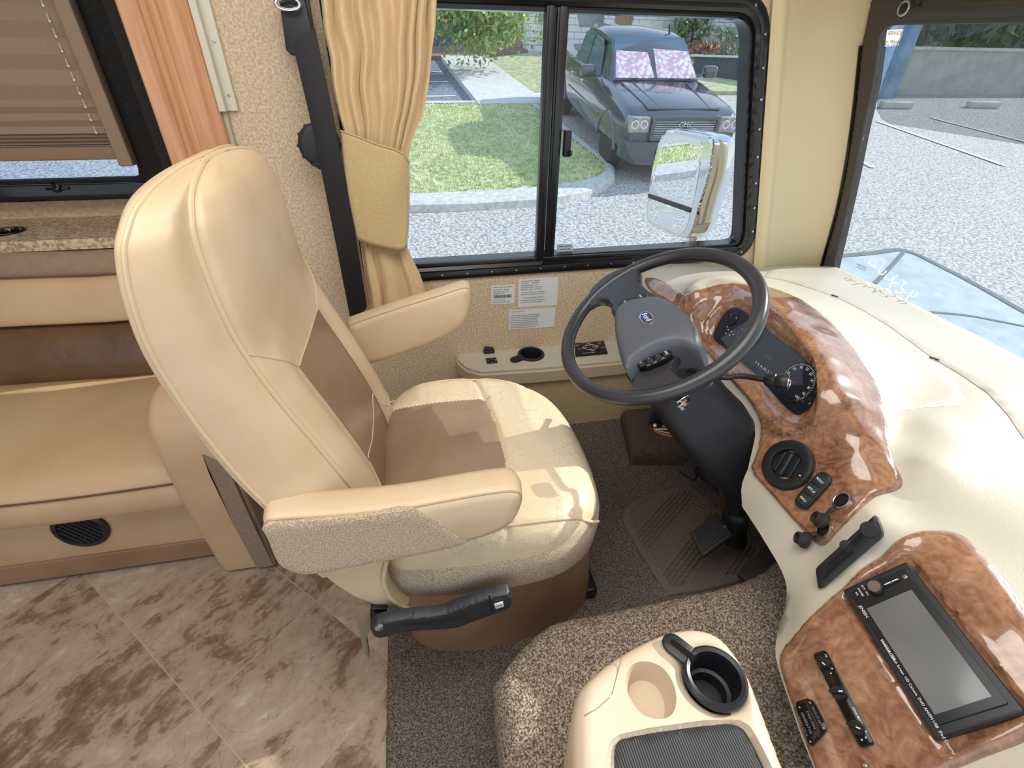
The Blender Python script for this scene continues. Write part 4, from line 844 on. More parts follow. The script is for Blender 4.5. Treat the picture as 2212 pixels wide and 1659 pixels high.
# heater control strip
def PBp(x, y, l=0.0): return on(DS, x, y, l)
hq = [(1758, 1416), (1785, 1406), (1889, 1600), (1858, 1620)]
h4 = [PBp(x, y, 0.011) for x, y in hq]; nH = unit(np.cross(h4[1] - h4[0], h4[3] - h4[0])); nH = nH * (1 if nH[2] > 0 else -1)
cH = sum(h4) / 4; dH = unit((h4[3] + h4[2]) / 2 - (h4[0] + h4[1]) / 2); sH = np.cross(nH, dH); RH = np.stack([dH, sH, nH], 1); LH = np.linalg.norm(h4[3] - h4[0]); WH = np.linalg.norm(h4[1] - h4[0]) * 1.02
hc = mk('heater_control', prism([cH + RH @ A_([a, b_, -0.003]) for a, b_ in rrect(LH, WH, 0.005, 4)], nH * 0.007, 0.0015), M['black_gloss'], cenp)
for i, t in enumerate((-0.36, -0.02, 0.33)):
    c0 = cH + dH * LH * t + nH * 0.004; kr = WH * (0.44, 0.50, 0.46)[i]; a_ = (0.5, 1.25, 0.9)[i]
    k_ = mk('control_knob', join(lathe([(kr, 0), (kr * .96, 0.006), (kr * .8, 0.009), (0, 0.009)], c0, nH, 32, cap=False), xf(cbox(kr * 1.9, kr * 0.42, 0.012, 0.002), RH @ rz(a_), c0 + nH * 0.010)), M['black'], hc)
    mk('knob_pointer', xf(cbox(kr * .5, 0.0016, 0.001), RH @ rz(a_), c0 + nH * 0.0165 + RH @ rz(a_) @ A_([kr * .7, 0, 0])), M['white_print'], k_)
def arc(c, r, a0, a1, n_, R, rad=0.0007): return tube([c + R @ A_([r * math.cos(a), r * math.sin(a), 0]) for a in np.linspace(a0, a1, n_)], rad, 6)
c0 = cH + dH * LH * -0.02 + nH * 0.0045
mk('cold_arc', arc(c0, WH * .47, 2.0, 3.5, 14, RH @ rz(-1.0)), M['blue_ring'], hc); mk('hot_arc', arc(c0, WH * .47, 3.6, 5.2, 14, RH @ rz(-1.0)), M['red_ring'], hc)
mk('control_marks', join(*[xf(cbox(0.0018, 0.0018, 0.0004), RH, cH + dH * LH * t + sH * WH * s_ + nH * 0.0042) for t, s_ in ((-.28, .32), (-.34, .36), (-.24, .1), (.24, .40), (.30, .42), (.38, .38), (.43, .2), (.44, -.1))] ), M['white_print'], hc, smooth=False)
for s_, t in (('HI', -.43), ('MAX', .18), ('VENT', .27)): mk('control_word', text(s_, .0045, cH + dH * LH * t + sH * WH * .36 + nH * .0042, RH, .0002), M['white_print'], hc, smooth=False)
gq = [(1722, 1516), (1748, 1508), (1758, 1515), (1786, 1568), (1784, 1582), (1756, 1612), (1748, 1608), (1720, 1530)]
gm = mk('generator_plate', sheet(DS, pix(DS, gq, 0.011), 0.015, 0.002, 0.006, sink=0), M['black_gloss'], cenp)
Rg = RH
mk('plate_print', join(*[text(s, .0048, PBp(x, y, 0.0158), Rg, .0002) for s, x, y in (('AUX START', 1765, 1548), ('DASH FAN', 1752, 1555), ('GENERATOR', 1742, 1562), ('START STOP', 1733, 1568))] + [lathe([(0.002, 0), (0.0015, 0.001), (0, 0.0012)], PBp(x, y, 0.0152), nH, 8) for x, y in ((1750, 1518), (1779, 1573), (1750, 1602), (1727, 1528))]), M['steel'], gm, smooth=False)
for x, y in ((1772, 1385), (1869, 1654)): mk('panel_screw', lathe([(0.0030, 0), (0.0025, 0.001), (0, 0.0014)], PBp(x, y, 0.0145), onn(DS, x, y), 10), M['steel'], cenp)

# ---------------------------------------------------------------- steering wheel and column
Cw = A_([.475, .839, .732]); el, az = math.radians(57.1), math.radians(188)
nw = A_([math.cos(el) * math.cos(az), math.cos(el) * math.sin(az), math.sin(el)])
PWH = Plane(Cw, nw, (1, 0, 0.6)); RW = PWH.F
def W3(a, b_, h): return Cw + RW @ A_([a, b_, h])
whl = thing('steering_wheel', 'black four button steering wheel with a blue oval emblem on its hub', 'steering wheel', Cw)
Rr = 0.2005
rim = []
for k in range(96):
    a = 2 * math.pi * k / 96; rim.append(W3(Rr * math.cos(a), Rr * math.sin(a), 0))
mk('rim', tube(rim, 0.0148, 20, closed=True, flat=1.0, upv=nw), M['wheel_leather'], whl)
def wpx(pts, l=0.0): return A_([PWH.at(x, y, l) for x, y in pts])
sp1 = [(1262, 652), (1290, 612), (1340, 582), (1385, 580), (1383, 606), (1392, 624), (1420, 640), (1440, 652), (1420, 690), (1340, 700), (1322, 680), (1320, 662), (1308, 653), (1288, 655), (1270, 668)]
sp2 = [(1352, 862), (1368, 838), (1364, 815), (1362, 800), (1400, 760), (1460, 740), (1480, 748), (1456, 800), (1464, 812), (1476, 820), (1500, 822), (1506, 838), (1450, 858), (1400, 866)]
for nm, pl in (('spoke', sp1), ('spoke', sp2)):
    P2 = smoothpoly(wpx(pl), 2); mk(nm, sheet(PWH, P2, 0.010, 0.009, 0.006, sink=0.010), M['wheel_leather'], whl)
pad = [(1325, 694), (1327, 675), (1338, 660), (1356, 650), (1382, 644), (1408, 642), (1429, 645), (1458, 659), (1487, 682), (1507, 711), (1514, 734), (1508, 752), (1495, 754), (1469, 749), (1440, 755), (1400, 770), (1366, 790), (1356, 808), (1346, 795), (1334, 750)]
pad2 = smoothpoly(wpx(pad, 0.03), 2); pc0 = pad2.mean(0)
def dpad(Pq): return 0.014 * (1 - np.clip(np.hypot(*(Pq - pc0).T) / 0.10, 0, 1) ** 2)
hubo = mk('horn_pad', sheet(PWH, pad2, 0.040, 0.016, 0.006, disp=dpad, sink=0.03), M['hub'], whl)
sk0 = [(1325, 694), (1334, 750), (1345, 790), (1352, 815), (1358, 790), (1400, 765), (1440, 752), (1500, 752), (1514, 734), (1487, 682), (1440, 652), (1380, 646), (1338, 660)]
h3 = smoothpoly(wpx(sk0, 0.0), 1); mk('hub_skirt', sheet(PWH, offpoly(h3, 0.004), 0.005, 0.004, 0.007, sink=0.055), M['hub'], whl)
mk('hub_collar', lathe([(0.056, -0.03), (0.060, -0.045), (0.052, -0.075), (0.046, -0.08)], W3(0.0, 0.004, 0), nw, 36), M['hub'], whl)
# emblem
ce = PWH.at(1397, 687, 0.054); ce3 = PWH.to3(ce, A_(0.0535)); re = rz(-math.radians(2))
def ell(a, b_, n=40): return [(a * math.cos(t), b_ * math.sin(t)) for t in np.linspace(0, 2 * math.pi, n, endpoint=False)]
em = mk('emblem', prism([ce3 + RW @ re @ A_([x, y, -0.004]) for x, y in ell(.0215, .0125)], nw * 0.006, 0.001), M['chrome'], whl)
mk('emblem_field', prism([ce3 + RW @ re @ A_([x, y, 0.0015]) for x, y in ell(.0190, .0102)], nw * 0.0012), M['blue'], em)
mk('emblem_script', text('Ford', 0.0145, ce3 + RW @ A_([0, 0, 0.0030]), RW @ re @ A_([[1, 0.25, 0], [0, 1, 0], [0, 0, 1.0]]), .0003), M['white_print'], em)
def btn(pts, l, n_, marks):
    l = l + .014
    P2 = smoothpoly(wpx(pts, l), 1); o = mk('button_pod', sheet(PWH, P2, 0.004, 0.003, 0.004, sink=0.012, lift=l), M['black_gloss'], whl)
    for i in range(n_):
        f0, f1 = (i + .08) / n_, (i + .92) / n_; a, b_, c, d = [PWH.at(x, y, l) for x, y in (pts[0], pts[1], pts[2], pts[3])]
        q = [a + (b_ - a) * f0, a + (b_ - a) * f1, d + (c - d) * f1, d + (c - d) * f0]; cc = sum(q) / 4; q = [cc + (p - cc) * .86 for p in q]
        bo = mk('wheel_button', prism([PWH.to3(p, A_(l + .0035)) for p in q], nw * .0025, .0008), M['black_soft'], o)
        mk('button_mark', text(marks[i], .0055, PWH.to3(cc, A_(l + .0065)), RW, .0002), M['white_print'], bo, smooth=False)
btn([(1335, 655), (1400, 632), (1404, 644), (1338, 671)], 0.018, 2, ('ON', 'OFF'))
btn([(1368, 781), (1448, 754), (1452, 770), (1384, 799)], 0.008, 4, ('SET', '+', '-', 'CNCL'))

# column: shroud, lever, key
colm = thing('steering_column', 'black plastic steering column cover rising from the footwell to the wheel', 'steering column', Cw - nw * 0.45)
PK = PWH
def csec(d, hw, hh, dy=0.0, r=0.6, dx=0.0):
    pts = []
    for k in range(40):
        a = 2 * math.pi * k / 40; c, s = math.cos(a), math.sin(a)
        pts.append(W3(dx + hw * np.sign(c) * abs(c) ** r, dy + hh * np.sign(s) * abs(s) ** r, -d))
    return pts
mk('upper_shroud', loft([csec(.062, .046, .044), csec(.085, .056, .054), csec(.13, .064, .062, -.004), csec(.18, .070, .070, -.008)]), M['black_soft'], colm)
mk('lower_shroud', loft([csec(.160, .066, .056, -.010), csec(.175, .076, .066, -.014, .6), csec(.205, .088, .076, -.016, .5, .012), csec(.26, .105, .084, -.008, .4, .030), csec(.33, .112, .084, .004, .4, .052), csec(.40, .104, .074, .006, .4, .072), csec(.47, .088, .060, .0, .45, .088), csec(.53, .060, .042, -.004, .5, .098), csec(.55, .04, .03, -.004, .6, .10)]), M['black_soft'], colm, auto=28)
mk('shaft_boot', lathe([(0.03, 0), (0.024, -0.06), (0.026, -0.12)], W3(.085, 0, -.52), nw, 24), M['rubber'], colm)
bw_ = A_([uz(1557, 815, .645), uz(1600, 812, .652), uz(1640, 818, .66), uz(1668, 822, .665)])
lv = mk('shift_lever', tube(cat_rom(np.vstack([W3(.04, -.01, -.12), bw_]), 8), 0.0058, 12), M['black'], colm)
a0, a1 = uz(1655, 820, .663), uz(1704, 826, .672); dk = unit(a1 - a0); Lk = np.linalg.norm(a1 - a0)
mk('lever_knob', lathe([(0.006, -.004), (0.012, 0.0), (0.0145, .006), (0.0145, .016), (0.0125, .018), (0.0155, .022), (0.0158, Lk - .008), (0.0145, Lk)], a0, dk, 28), M['black'], lv)
mk('knob_ring', lathe([(0.0143, Lk - .001), (0.0143, Lk + .0015), (0.010, Lk + .002), (0.0095, Lk)], a0, dk, 28, cap=False), M['chrome'], lv)
mk('overdrive_button', lathe([(0.0095, Lk - .001), (0.0090, Lk + .0005), (0.005, Lk + .001), (0.0045, Lk + .002), (0, Lk + .002)], a0, dk, 24, cap=False), M['hub'], lv)
kp = uz(1474, 862, .62)
ky = mk('ignition_lock', lathe([(0.014, -0.03), (0.014, 0.0), (0.011, 0.003), (0, 0.003)], kp, unit(EYE - kp + A_([0, -.2, -.9])), 24, cap=False), M['black'], colm)
mk('key', join(xf(cbox(0.004, 0.022, 0.026, 0.0015), RW, kp + A_([-.002, -.006, -.004])), xf(cbox(0.0035, 0.012, 0.018, 0.0015), RW, kp + A_([-.006, -.012, -.012]))), M['chrome'], ky)
mk('tilt_lever', tube([W3(-.06, -.02, -.14), W3(-.10, -.03, -.16)], 0.006, 8), M['black'], colm)
# side bracket with bolt and loose wires
P = uz(1418, 880, .50)
mk('mounting_bracket', join(box(P + [-.012, -.006, -.05], P + [.03, .004, .03], .003), box(P + [-.005, -.012, -.055], P + [.02, 0, -.04], .002)), M['black'], colm)
mk('bracket_bolt', lathe([(0.006, 0), (0.006, 0.003), (0.003, .005), (0, .005)], P + A_([0, -.012, -.045]), (-.3, -1, .4), 12), M['steel'], colm)
wb = thing('loose_wires', 'loop of pale orange and white wires hanging beside the steering column', 'wires', uz(1450, 935, .22))
for nm, l, m_ in (('wire', [(1500, 915, .30), (1470, 920, .27), (1432, 921, .24), (1412, 926, .22), (1425, 936, .21), (1462, 945, .22), (1500, 950, .25)], 'wire_o'), ('wire', [(1500, 920, .30), (1468, 927, .265), (1434, 927, .235), (1416, 928, .222), (1428, 932, .215), (1462, 939, .225), (1500, 945, .25)], 'wire_w')):
    mk(nm, tube(cat_rom([uz(*p) for p in l], 6), 0.0022, 8), M[m_], wb)

# ---------------------------------------------------------------- cab floor, carpeted engine cover, console
def rough_top(S, poly, z, rnd, sp, amp=0.003, **k):
    def d(Pq): return (RNG.random(len(Pq)) - .5) * amp
    return sheet(S, poly, z, rnd, sp, disp=d, **k)
PF = Plane((0, 0, 0), (0, 0, 1), (1, 0, 0))
def pf(L_): return A_([PF.to2(A_([x, y, 0])) for x, y in L_])
cf = thing('floor_carpet', 'brown speckled cut pile carpet covering the driver floor', 'carpet', (0.6, 0.9, 0.0)); 
mk('pile', rough_top(PF, pf([(-.160, .30), (1.5, .30), (1.5, 1.53), (-.160, 1.53)]), 0.012, .006, .012, .005, sink=0), M['carpet_floor'], cf, auto=0)
mk('toe_board', rough_top(Plane((1.0, .9, 0.006), (-.45, 0, 1), (1, 0, .4)), Plane((1.0, .9, 0.006), (-.45, 0, 1), (1, 0, .4)).to2(A_([(1.0, .4, .006), (1.5, .4, .23), (1.5, 1.53, .23), (1.0, 1.53, .006)])), 0.01, .004, .012, .004, sink=.01), M['carpet_floor'], cf, auto=0)
wa = [uz(x, y, .07) for x, y in ((1262, 925), (1330, 915), (1372, 1030), (1500, 1015), (1560, 1000))]
fr_ = thing('carpet_step', 'low carpeted step in the corner below the side console', 'step', (0.85, 1.25, 0.0))
mk('carpet_cover', rough_top(PF, pf([(.72, 1.385), (.66, 1.14), (.93, 1.085), (1.35, 1.085), (1.35, 1.385)]), 0.075, .03, .012, .004, sink=0), mat('footwell_carpet', '453a32', .95, c2='62544a', nscale=200, ramp=(.42, .58), bump=.8, bscale=200, bdist=.006), fr_, auto=0)
# engine cover
HZ = 0.215
hp = [uz(x, y, HZ)[:2] for x, y in ((1062, 1470), (1075, 1445), (1115, 1395), (1165, 1345), (1215, 1322), (1300, 1308), (1400, 1288), (1500, 1268), (1590, 1248), (1660, 1218), (1695, 1180))]
hp = [tuple(p) for p in hp] + [(.86, .56), (1.1, .52), (1.1, -.35), (.035, -.35)]
ec_ = thing('engine_cover', 'raised brown carpeted engine hump between the two front seats', 'engine cover', (.5, .2, 0))
mk('carpet_cover', rough_top(PF, pf(hp), HZ, .045, .008, .006, sink=0, smooth=1), M['carpet'], ec_, auto=0)
# cup holder console
TZ = 0.42
tp_ = [(1238, 1659), (1236, 1600), (1238, 1525), (1250, 1480), (1275, 1450), (1330, 1408), (1400, 1370), (1450, 1352), (1490, 1346), (1530, 1350), (1565, 1368), (1595, 1402), (1625, 1450), (1660, 1540), (1705, 1659), (1745, 1760), (1760, 1830), (1240, 1830)]
tpp = smoothpoly(pf([uz(x, y, TZ)[:2] for x, y in tp_]), 2)
def tcirc(c, r, n=44): return pf([(c[0] + r * math.cos(a), c[1] + r * math.sin(a)) for a in np.linspace(0, 2 * math.pi, n, endpoint=False)])
cB = uz(1545, 1462, TZ + .005); cE = uz(1407, 1490, TZ)
eE = [uz(x, y, TZ)[:2] for x, y in ((1350, 1465), (1362, 1435), (1393, 1426), (1430, 1438), (1455, 1472), (1463, 1510), (1455, 1545), (1425, 1556), (1385, 1545), (1357, 1505))]
recE = smoothpoly(pf(eE), 2)
matq = [(1330, 1600), (1370, 1588), (1560, 1562), (1600, 1568), (1622, 1600), (1665, 1690), (1700, 1800), (1340, 1800), (1326, 1640)]
rm = smoothpoly(pf([uz(x, y, TZ)[:2] for x, y in [(1312, 1606), (1345, 1580), (1560, 1550), (1612, 1556), (1640, 1600), (1690, 1700), (1720, 1815), (1330, 1815), (1310, 1650)]]), 1)
def dT(Pq):
    o = np.zeros(len(Pq)); i2 = inside(Pq, rm); o[i2] = -0.012 * np.clip(segdist(Pq[i2], rm) / .006, 0, 1)
    i1 = inside(Pq, recE); o[i1] = -0.040 * np.clip(segdist(Pq[i1], recE) / .009, 0, 1) ** .8
    return o
tray = thing('cup_holder_console', 'beige moulded console with round recesses standing on the engine hump', 'console', (.3, .2, HZ))
mk('moulded_body', sheet(PF, tpp, TZ, .028, .0045, holes=[tcirc(cB, .0375)], creases=[recE, offpoly(resample(recE, .004), .005), offpoly(resample(recE, .004), .009), rm], disp=dT, sink=-HZ + .01), M['tray_plastic'], tray, auto=50)
cA = uz(1468, 1402, TZ + .005); ang = math.atan2(cA[1] - cB[1], cA[0] - cB[0])
cB[2] = TZ + .001; cup_insert('cup_holder', cB, 0.0395, ang, tray, .065)
mq = smoothpoly(pf([uz(x, y, TZ - .008)[:2] for x, y in matq]), 1)
def rib(m):
    nt = m.node_tree; b = nt.nodes['Principled BSDF']; t = nt.nodes.new('ShaderNodeTexCoord'); wv = nt.nodes.new('ShaderNodeTexWave'); wv.inputs['Scale'].default_value = 90; wv.bands_direction = 'X'
    mp = nt.nodes.new('ShaderNodeMapping'); mp.inputs['Rotation'].default_value = (0, 0, 0.0); nt.links.new(t.outputs['Object'], mp.inputs[0]); nt.links.new(mp.outputs[0], wv.inputs['Vector'])
    bp = nt.nodes.new('ShaderNodeBump'); bp.inputs['Strength'].default_value = .7; bp.inputs['Distance'].default_value = .002; nt.links.new(wv.outputs[0], bp.inputs['Height']); nt.links.new(bp.outputs[0], b.inputs['Normal']); return m
mk('grip_mat', sheet(PF, mq, TZ - .004, .004, .008, sink=-TZ + .014), rib(mat('grip_rubber', '25272a', .55, c2='303236', nscale=30)), tray)
scf = []
for a in (((1345, 1405), (1340, 1430), (1330, 1470), (1322, 1500)), ((1310, 1425), (1295, 1445), (1280, 1462)), ((1330, 1400), (1315, 1415), (1300, 1428)), ((1262, 1545), (1290, 1530), (1318, 1505)), ((1400, 1378), (1385, 1386), (1370, 1392))):
    scf.append(tube(cat_rom([uz(x, y, TZ + .0005) - A_([0, 0, .0004]) for x, y in a], 4), .0006, 5))
mk('scuff_marks', join(*scf), mat('scuff', '8a7a68', .7), tray)

# floor mat
fm = thing('floor_mat', 'dark grey ribbed rubber floor mat under the pedals', 'floor mat', (.72, .84, .012))
mz = .018; mc = [uz(x, y, mz) for x, y in ((1340, 1108), (1372, 1075), (1470, 1048), (1500, 1050), (1560, 1105), (1672, 1200), (1665, 1240), (1452, 1290), (1430, 1270), (1350, 1140))]
mm2 = smoothpoly(pf([p[:2] for p in mc]), 1)
def dM(Pq):
    d = segdist(Pq, mm2); x = Pq @ A_([math.cos(.62), math.sin(.62)]); y = Pq @ A_([-math.sin(.62), math.cos(.62)])
    band = (np.floor(x / .062) % 2) == 0; s = np.where(band, np.sin(x * 2 * math.pi / .0125), np.sin(y * 2 * math.pi / .0145))
    return np.where(d > .022, (s > 0.1) * .004 - .003, 0) * (np.where(band, 1, (np.abs((x / .062) % 1 - .5) < .38)))
mk('mat_body', sheet(PF, mm2, mz, .004, .0032, disp=dM, sink=-.010), M['mat_rubber'], fm, auto=25)
# pedals
bpq = [uz(x, y, .15) for x, y in ((1492, 1142), (1545, 1113), (1580, 1163), (1521, 1195))]; bpq[0][2] = .135; bpq[3][2] = .135; bpq[1][2] = .165; bpq[2][2] = .165
bp_ = thing('brake_pedal', 'square black ribbed brake pedal above the floor mat', 'pedal', sum(bpq) / 4)
nP = unit(np.cross(bpq[1] - bpq[0], bpq[3] - bpq[0])); nP = nP * np.sign(nP[2]); cP = sum(bpq) / 4
mk('pad', prism([p - nP * .012 for p in bpq], nP * .014, .005, 3), M['rubber'], bp_)
rb_ = []
for i in range(9):
    t = (i + .9) / 10.6; a = bpq[0] + (bpq[1] - bpq[0]) * t; b_ = bpq[3] + (bpq[2] - bpq[3]) * t; d = unit(b_ - a); e = unit(bpq[1] - bpq[0])
    rb_.append(prism([a + d * .008 - e * .0014, b_ - d * .008 - e * .0014, b_ - d * .008 + e * .0014, a + d * .008 + e * .0014], nP * .0045))
    a = bpq[0] + (bpq[3] - bpq[0]) * t; b_ = bpq[1] + (bpq[2] - bpq[1]) * t; d = unit(b_ - a); e = unit(bpq[3] - bpq[0])
    rb_.append(prism([a + d * .008 - e * .0012, b_ - d * .008 - e * .0012, b_ - d * .008 + e * .0012, a + d * .008 + e * .0012], nP * .0042))
mk('pad_ribs', join(*rb_), M['rubber'], bp_)
mk('pedal_arm', tube(cat_rom([cP + A_([.01, 0, -.01]), cP + A_([.07, .01, .03]), cP + A_([.14, .02, .14]), cP + A_([.16, .02, .26])], 5), .010, 10), M['black'], bp_)
ap_ = thing('accelerator_pedal', 'long black ribbed accelerator pedal at the edge of the engine hump', 'pedal', uz(1625, 1235, .08))
aq = [uz(x, y, .06) for x, y in ((1590, 1245), (1640, 1190), (1680, 1215), (1640, 1290))]
for i in (1, 2): aq[i] = aq[i] + A_([.03, 0, .06])
mk('pad', prism([p for p in aq], (0, 0, .012), .004), M['rubber'], ap_)
mk('pad_ribs', join(*[tube([aq[0] + (aq[1] - aq[0]) * t + A_([0, 0, .013]), aq[3] + (aq[2] - aq[3]) * t + A_([0, 0, .013])], .0016, 6) for t in np.linspace(.1, .9, 9)]), M['rubber'], ap_)
jb = thing('column_joint', 'black steering shaft joint under the dash beside the brake pedal', 'steering joint', uz(1590, 1110, .12))
P = uz(1588, 1120, .18)
mk('joint_body', lathe([(0.028, -.09), (0.030, -.03), (0.034, 0.0), (0.030, .02), (0.022, .03), (0.020, .09), (0.014, .12)], P, (-.25, .1, 1), 26), M['black'], jb)
mk('joint_clamp', join(xf(cbox(.05, .03, .035, .006), rz(.4), P + A_([.0, .03, .08])), tube([P + A_([-.02, .06, .12]), P + A_([.01, .0, .10])], .008, 8)), M['black_soft'], jb)
P = uz(1500, 1010, .10)
mk('shaft', tube([P, uz(1560, 1060, .22), W3(.012, 0, -.5)], .014, 12), M['black'], jb)
pb = thing('parking_brake_pedal', 'small black foot pedal under the steering column cover', 'pedal', uz(1500, 1010, .12))
mk('pad', xf(cbox(.07, .055, .016, .005), rz(.5) @ ry(-.4), uz(1497, 1012, .12)), M['rubber'], pb)
mk('pedal_arm', tube([uz(1500, 1015, .12) + A_([.01, 0, -.005]), uz(1545, 1035, .2) + A_([.03, 0, 0])], .007, 8), M['black'], pb)

# ---------------------------------------------------------------- driver seat
YS = 0.845
seat = thing('driver_seat', 'cream leather captain seat with brown centre panels facing the steering wheel', 'seat', (.1, YS, 0.0))
lev = [(.40, -.215, -.110, .96, .004), (.48, -.235, -.122, 1, .004), (.57, -.250, -.147, 1, .006), (.665, -.282, -.181, 1, .006), (.764, -.307, -.219, 1, .008), (.845, -.320, -.243, 1, .022), (.90, -.323, -.252, 1, .030), (.957, -.320, -.257, .98, .034), (1.0, -.314, -.259, .94, .032), (1.02, -.309, -.259, .88, .028), (1.036, -.304, -.260, .80, .023), (1.047, -.300, -.263, .66, .018), (1.054, -.297, -.267, .48, .013), (1.058, -.294, -.272, .30, .009), (1.060, -.290, -.278, .12, .005)]
LV = cat_rom([list(q) for q in lev], 12)
NS = 10
def bsec(row):
    z, Xr, Xp, s, cb = row; wr, wp = .272 * s, .215 * s; db = .030 * min(1, s + .25); k_ = max(0, 1 - cb / .02)
    half = [(0, Xp + cb), (.53 * wp, Xp + cb * .93 + .002 * k_), (.76 * wp, Xp + cb * .72 + .020 * s * k_), (.93 * wp, Xp + cb * .35 + .009 * s * k_), (wp, Xp - .002), (.5 * (wr + wp) + .010, .5 * (Xr + Xp) + .012), (wr, Xr), (wr * .95, Xr - .5 * db), (wr * .72, Xr - .92 * db), (wr * .35, Xr - db)]
    full = [(y, x) for y, x in half] + [(0, Xr - db)] + [(-y, x) for y, x in half[:0:-1]]
    P = cat_rom(full, NS, closed=True); return A_([[x, YS + y, z - 0.10 * (x - Xp) * 0] for y, x in P])
SEC = [bsec(r) for r in LV]; NR = len(SEC[0])
bv, bf = loft(SEC)
cen = A_([bv[q].mean(0) for q in bf]); idx = A_([(min(q) % NR if len(q) == 4 else -1) for q in bf])
def cls(c, i):
    y = abs(c[1] - YS); z = c[2]
    front = i >= 0 and (i < 4 * NS or i >= NR - 4 * NS)
    if not front: return 0
    zb = .757 if y < .114 else .757 + (y - .114) * .85
    if z > zb: return 1
    if (i < NS or i >= NR - NS): return 2
    return 3 if z > .475 else 0
kl = A_([cls(c, i) for c, i in zip(cen, idx)])
def sub(v, f, keep):
    f2 = [q for q, k in zip(f, keep) if k]; ids = sorted({i for q in f2 for i in q}); mp = {a: b for b, a in enumerate(ids)}
    return A_([v[i] for i in ids]), [[mp[i] for i in q] for q in f2]
brs = mk('backrest', sub(bv, bf, kl == 0), M['leather'], seat, auto=0)
mk('head_pad', sub(bv, bf, kl == 1), M['leather'], brs, auto=0)
mk('centre_panel', sub(bv, bf, kl == 2), M['leather_brown'], brs, auto=0, label='brown leather centre panel')
mk('side_pad', sub(bv, bf, (kl == 3) & (cen[:, 1] < YS)), M['leather'], brs, auto=0)
mk('side_pad', sub(bv, bf, (kl == 3) & (cen[:, 1] > YS)), M['leather'], brs, auto=0)
def bpt(y, z, out=0.0):                # point on the front of the backrest
    k = np.interp(z, LV[:, 0], np.arange(len(LV))); k0 = int(k); k1 = min(k0 + 1, len(LV) - 1); t = k - k0
    P = SEC[k0] * (1 - t) + SEC[k1] * t; P = np.vstack([P[NR - 4 * NS:], P[:4 * NS + 1]]); P = P[np.argsort(P[:, 1])]
    return A_([np.interp(YS + y, P[:, 1], P[:, 0]) + out, YS + y, z])
sides = []
for nm, j, r in (('front_piping', 4 * NS, .0040), ('rear_piping', 6 * NS, .0032)):
    pth = [SEC[k][j] for k in range(0, len(SEC) - 6, 2)] + [SEC[k][-j] for k in range(len(SEC) - 7, -1, -2)]
    mk(nm, tube(cat_rom(pth[::2], 3), r, 8), M['piping'], brs)
pth = [SEC[k][4 * NS] * .97 + SEC[k][5 * NS] * .03 for k in range(0, len(SEC) - 6)]
pth = [SEC[k][4 * NS + 1] for k in range(0, len(SEC) - 16)]; st_ = []
for pp in (pth, [SEC[k][-(4 * NS + 1)] for k in range(0, len(SEC) - 16)]):
    q = resample(A_(pp), .007, False)
    for i in range(0, len(q) - 1): st_.append(tube([q[i], q[i] * .4 + q[i + 1] * .6], .0009, 4))
mk('stitching', join(*st_), M['thread'], brs)
for nm, pts in (('panel_seam', [(-.212, .840), (-.16, .796), (-.114, .757), (0, .756), (.114, .757), (.16, .796), (.212, .840)]), ('panel_seam', [(-.113, .755), (-.113, .65), (-.113, .55), (-.113, .44)]), ('panel_seam', [(.113, .755), (.113, .65), (.113, .55), (.113, .44)]), ('panel_seam', [(-.212, .50), (-.15, .472), (-.12, .50), (-.112, .54), (-.04, .525), (.04, .525), (.112, .54), (.12, .50), (.15, .472), (.212, .50)])):
    D = resample(A_(pts, ), .008, False); mk(nm, tube([bpt(y, z, .0000) for y, z in D], .0016, 6), M['leather'] if pts[0][1] != .755 else M['leather_brown'], brs)

# cushion
ZC = .455
PSE = Plane((0, 0, 0), (0, 0, 1), (1, 0, 0))
co = [(-.15, .60), (.0, .575), (.15, .572), (.25, .585), (.315, .63), (.345, .70), (.355, .845), (.345, .98), (.305, 1.065), (.22, 1.115), (.1, 1.125), (-.15, 1.10)]
cop = smoothpoly(pf(co), 3)
def dC(Pq):
    W = PSE.to3(Pq, np.zeros(len(Pq))); x, y = W[:, 0], W[:, 1] - YS
    o = -.018 * (np.clip(x - .10, 0, 1) / .22) ** 2 + .018 * np.clip((np.abs(y) - .12) / .12, 0, 1) * np.clip(1 - (x - .05) / .2, 0, 1) - .012 * np.clip(-(x - .0) / .15, 0, 1)
    for sx in (.148,): o = o - .007 * np.exp(-((x - sx - .03 * (y / .25) ** 2 * -1) / .006) ** 2)
    o = o - .006 * np.exp(-((np.abs(y) - .165) / .006) ** 2) * (x < .15)
    return o
cv, cf_ = sheet(PSE, cop, ZC, .055, .0055, disp=dC, sink=-.36)
cc = A_([cv[q].mean(0) for q in cf_]); xs_ = cc[:, 0] + .03 * ((cc[:, 1] - YS) / .25) ** 2
kb = (xs_ < .148) & (np.abs(cc[:, 1] - YS) < .165)
kf = (xs_ >= .148)
cu_ = mk('cushion_front', sub(cv, cf_, kf), M['leather_worn'], seat, auto=0)
mk('cushion_side', sub(cv, cf_, ~kb & ~kf & (cc[:, 1] < YS)), M['leather_worn'], cu_, auto=0); mk('cushion_side', sub(cv, cf_, ~kb & ~kf & (cc[:, 1] >= YS)), M['leather_worn'], cu_, auto=0)
mk('cushion_centre', sub(cv, cf_, kb), M['leather_brown'], cu_, auto=0, label='brown leather cushion centre')
rim_o = resample(cop, .01)
def ringat(d, z, Q=None): q = offpoly(resample(cop, .012), d); return [A_([*(PSE.to3(p, A_(0.0)))[:2], z]) for p in q]
def zdrop(P): return A_([[p[0], p[1], p[2]] for p in P])
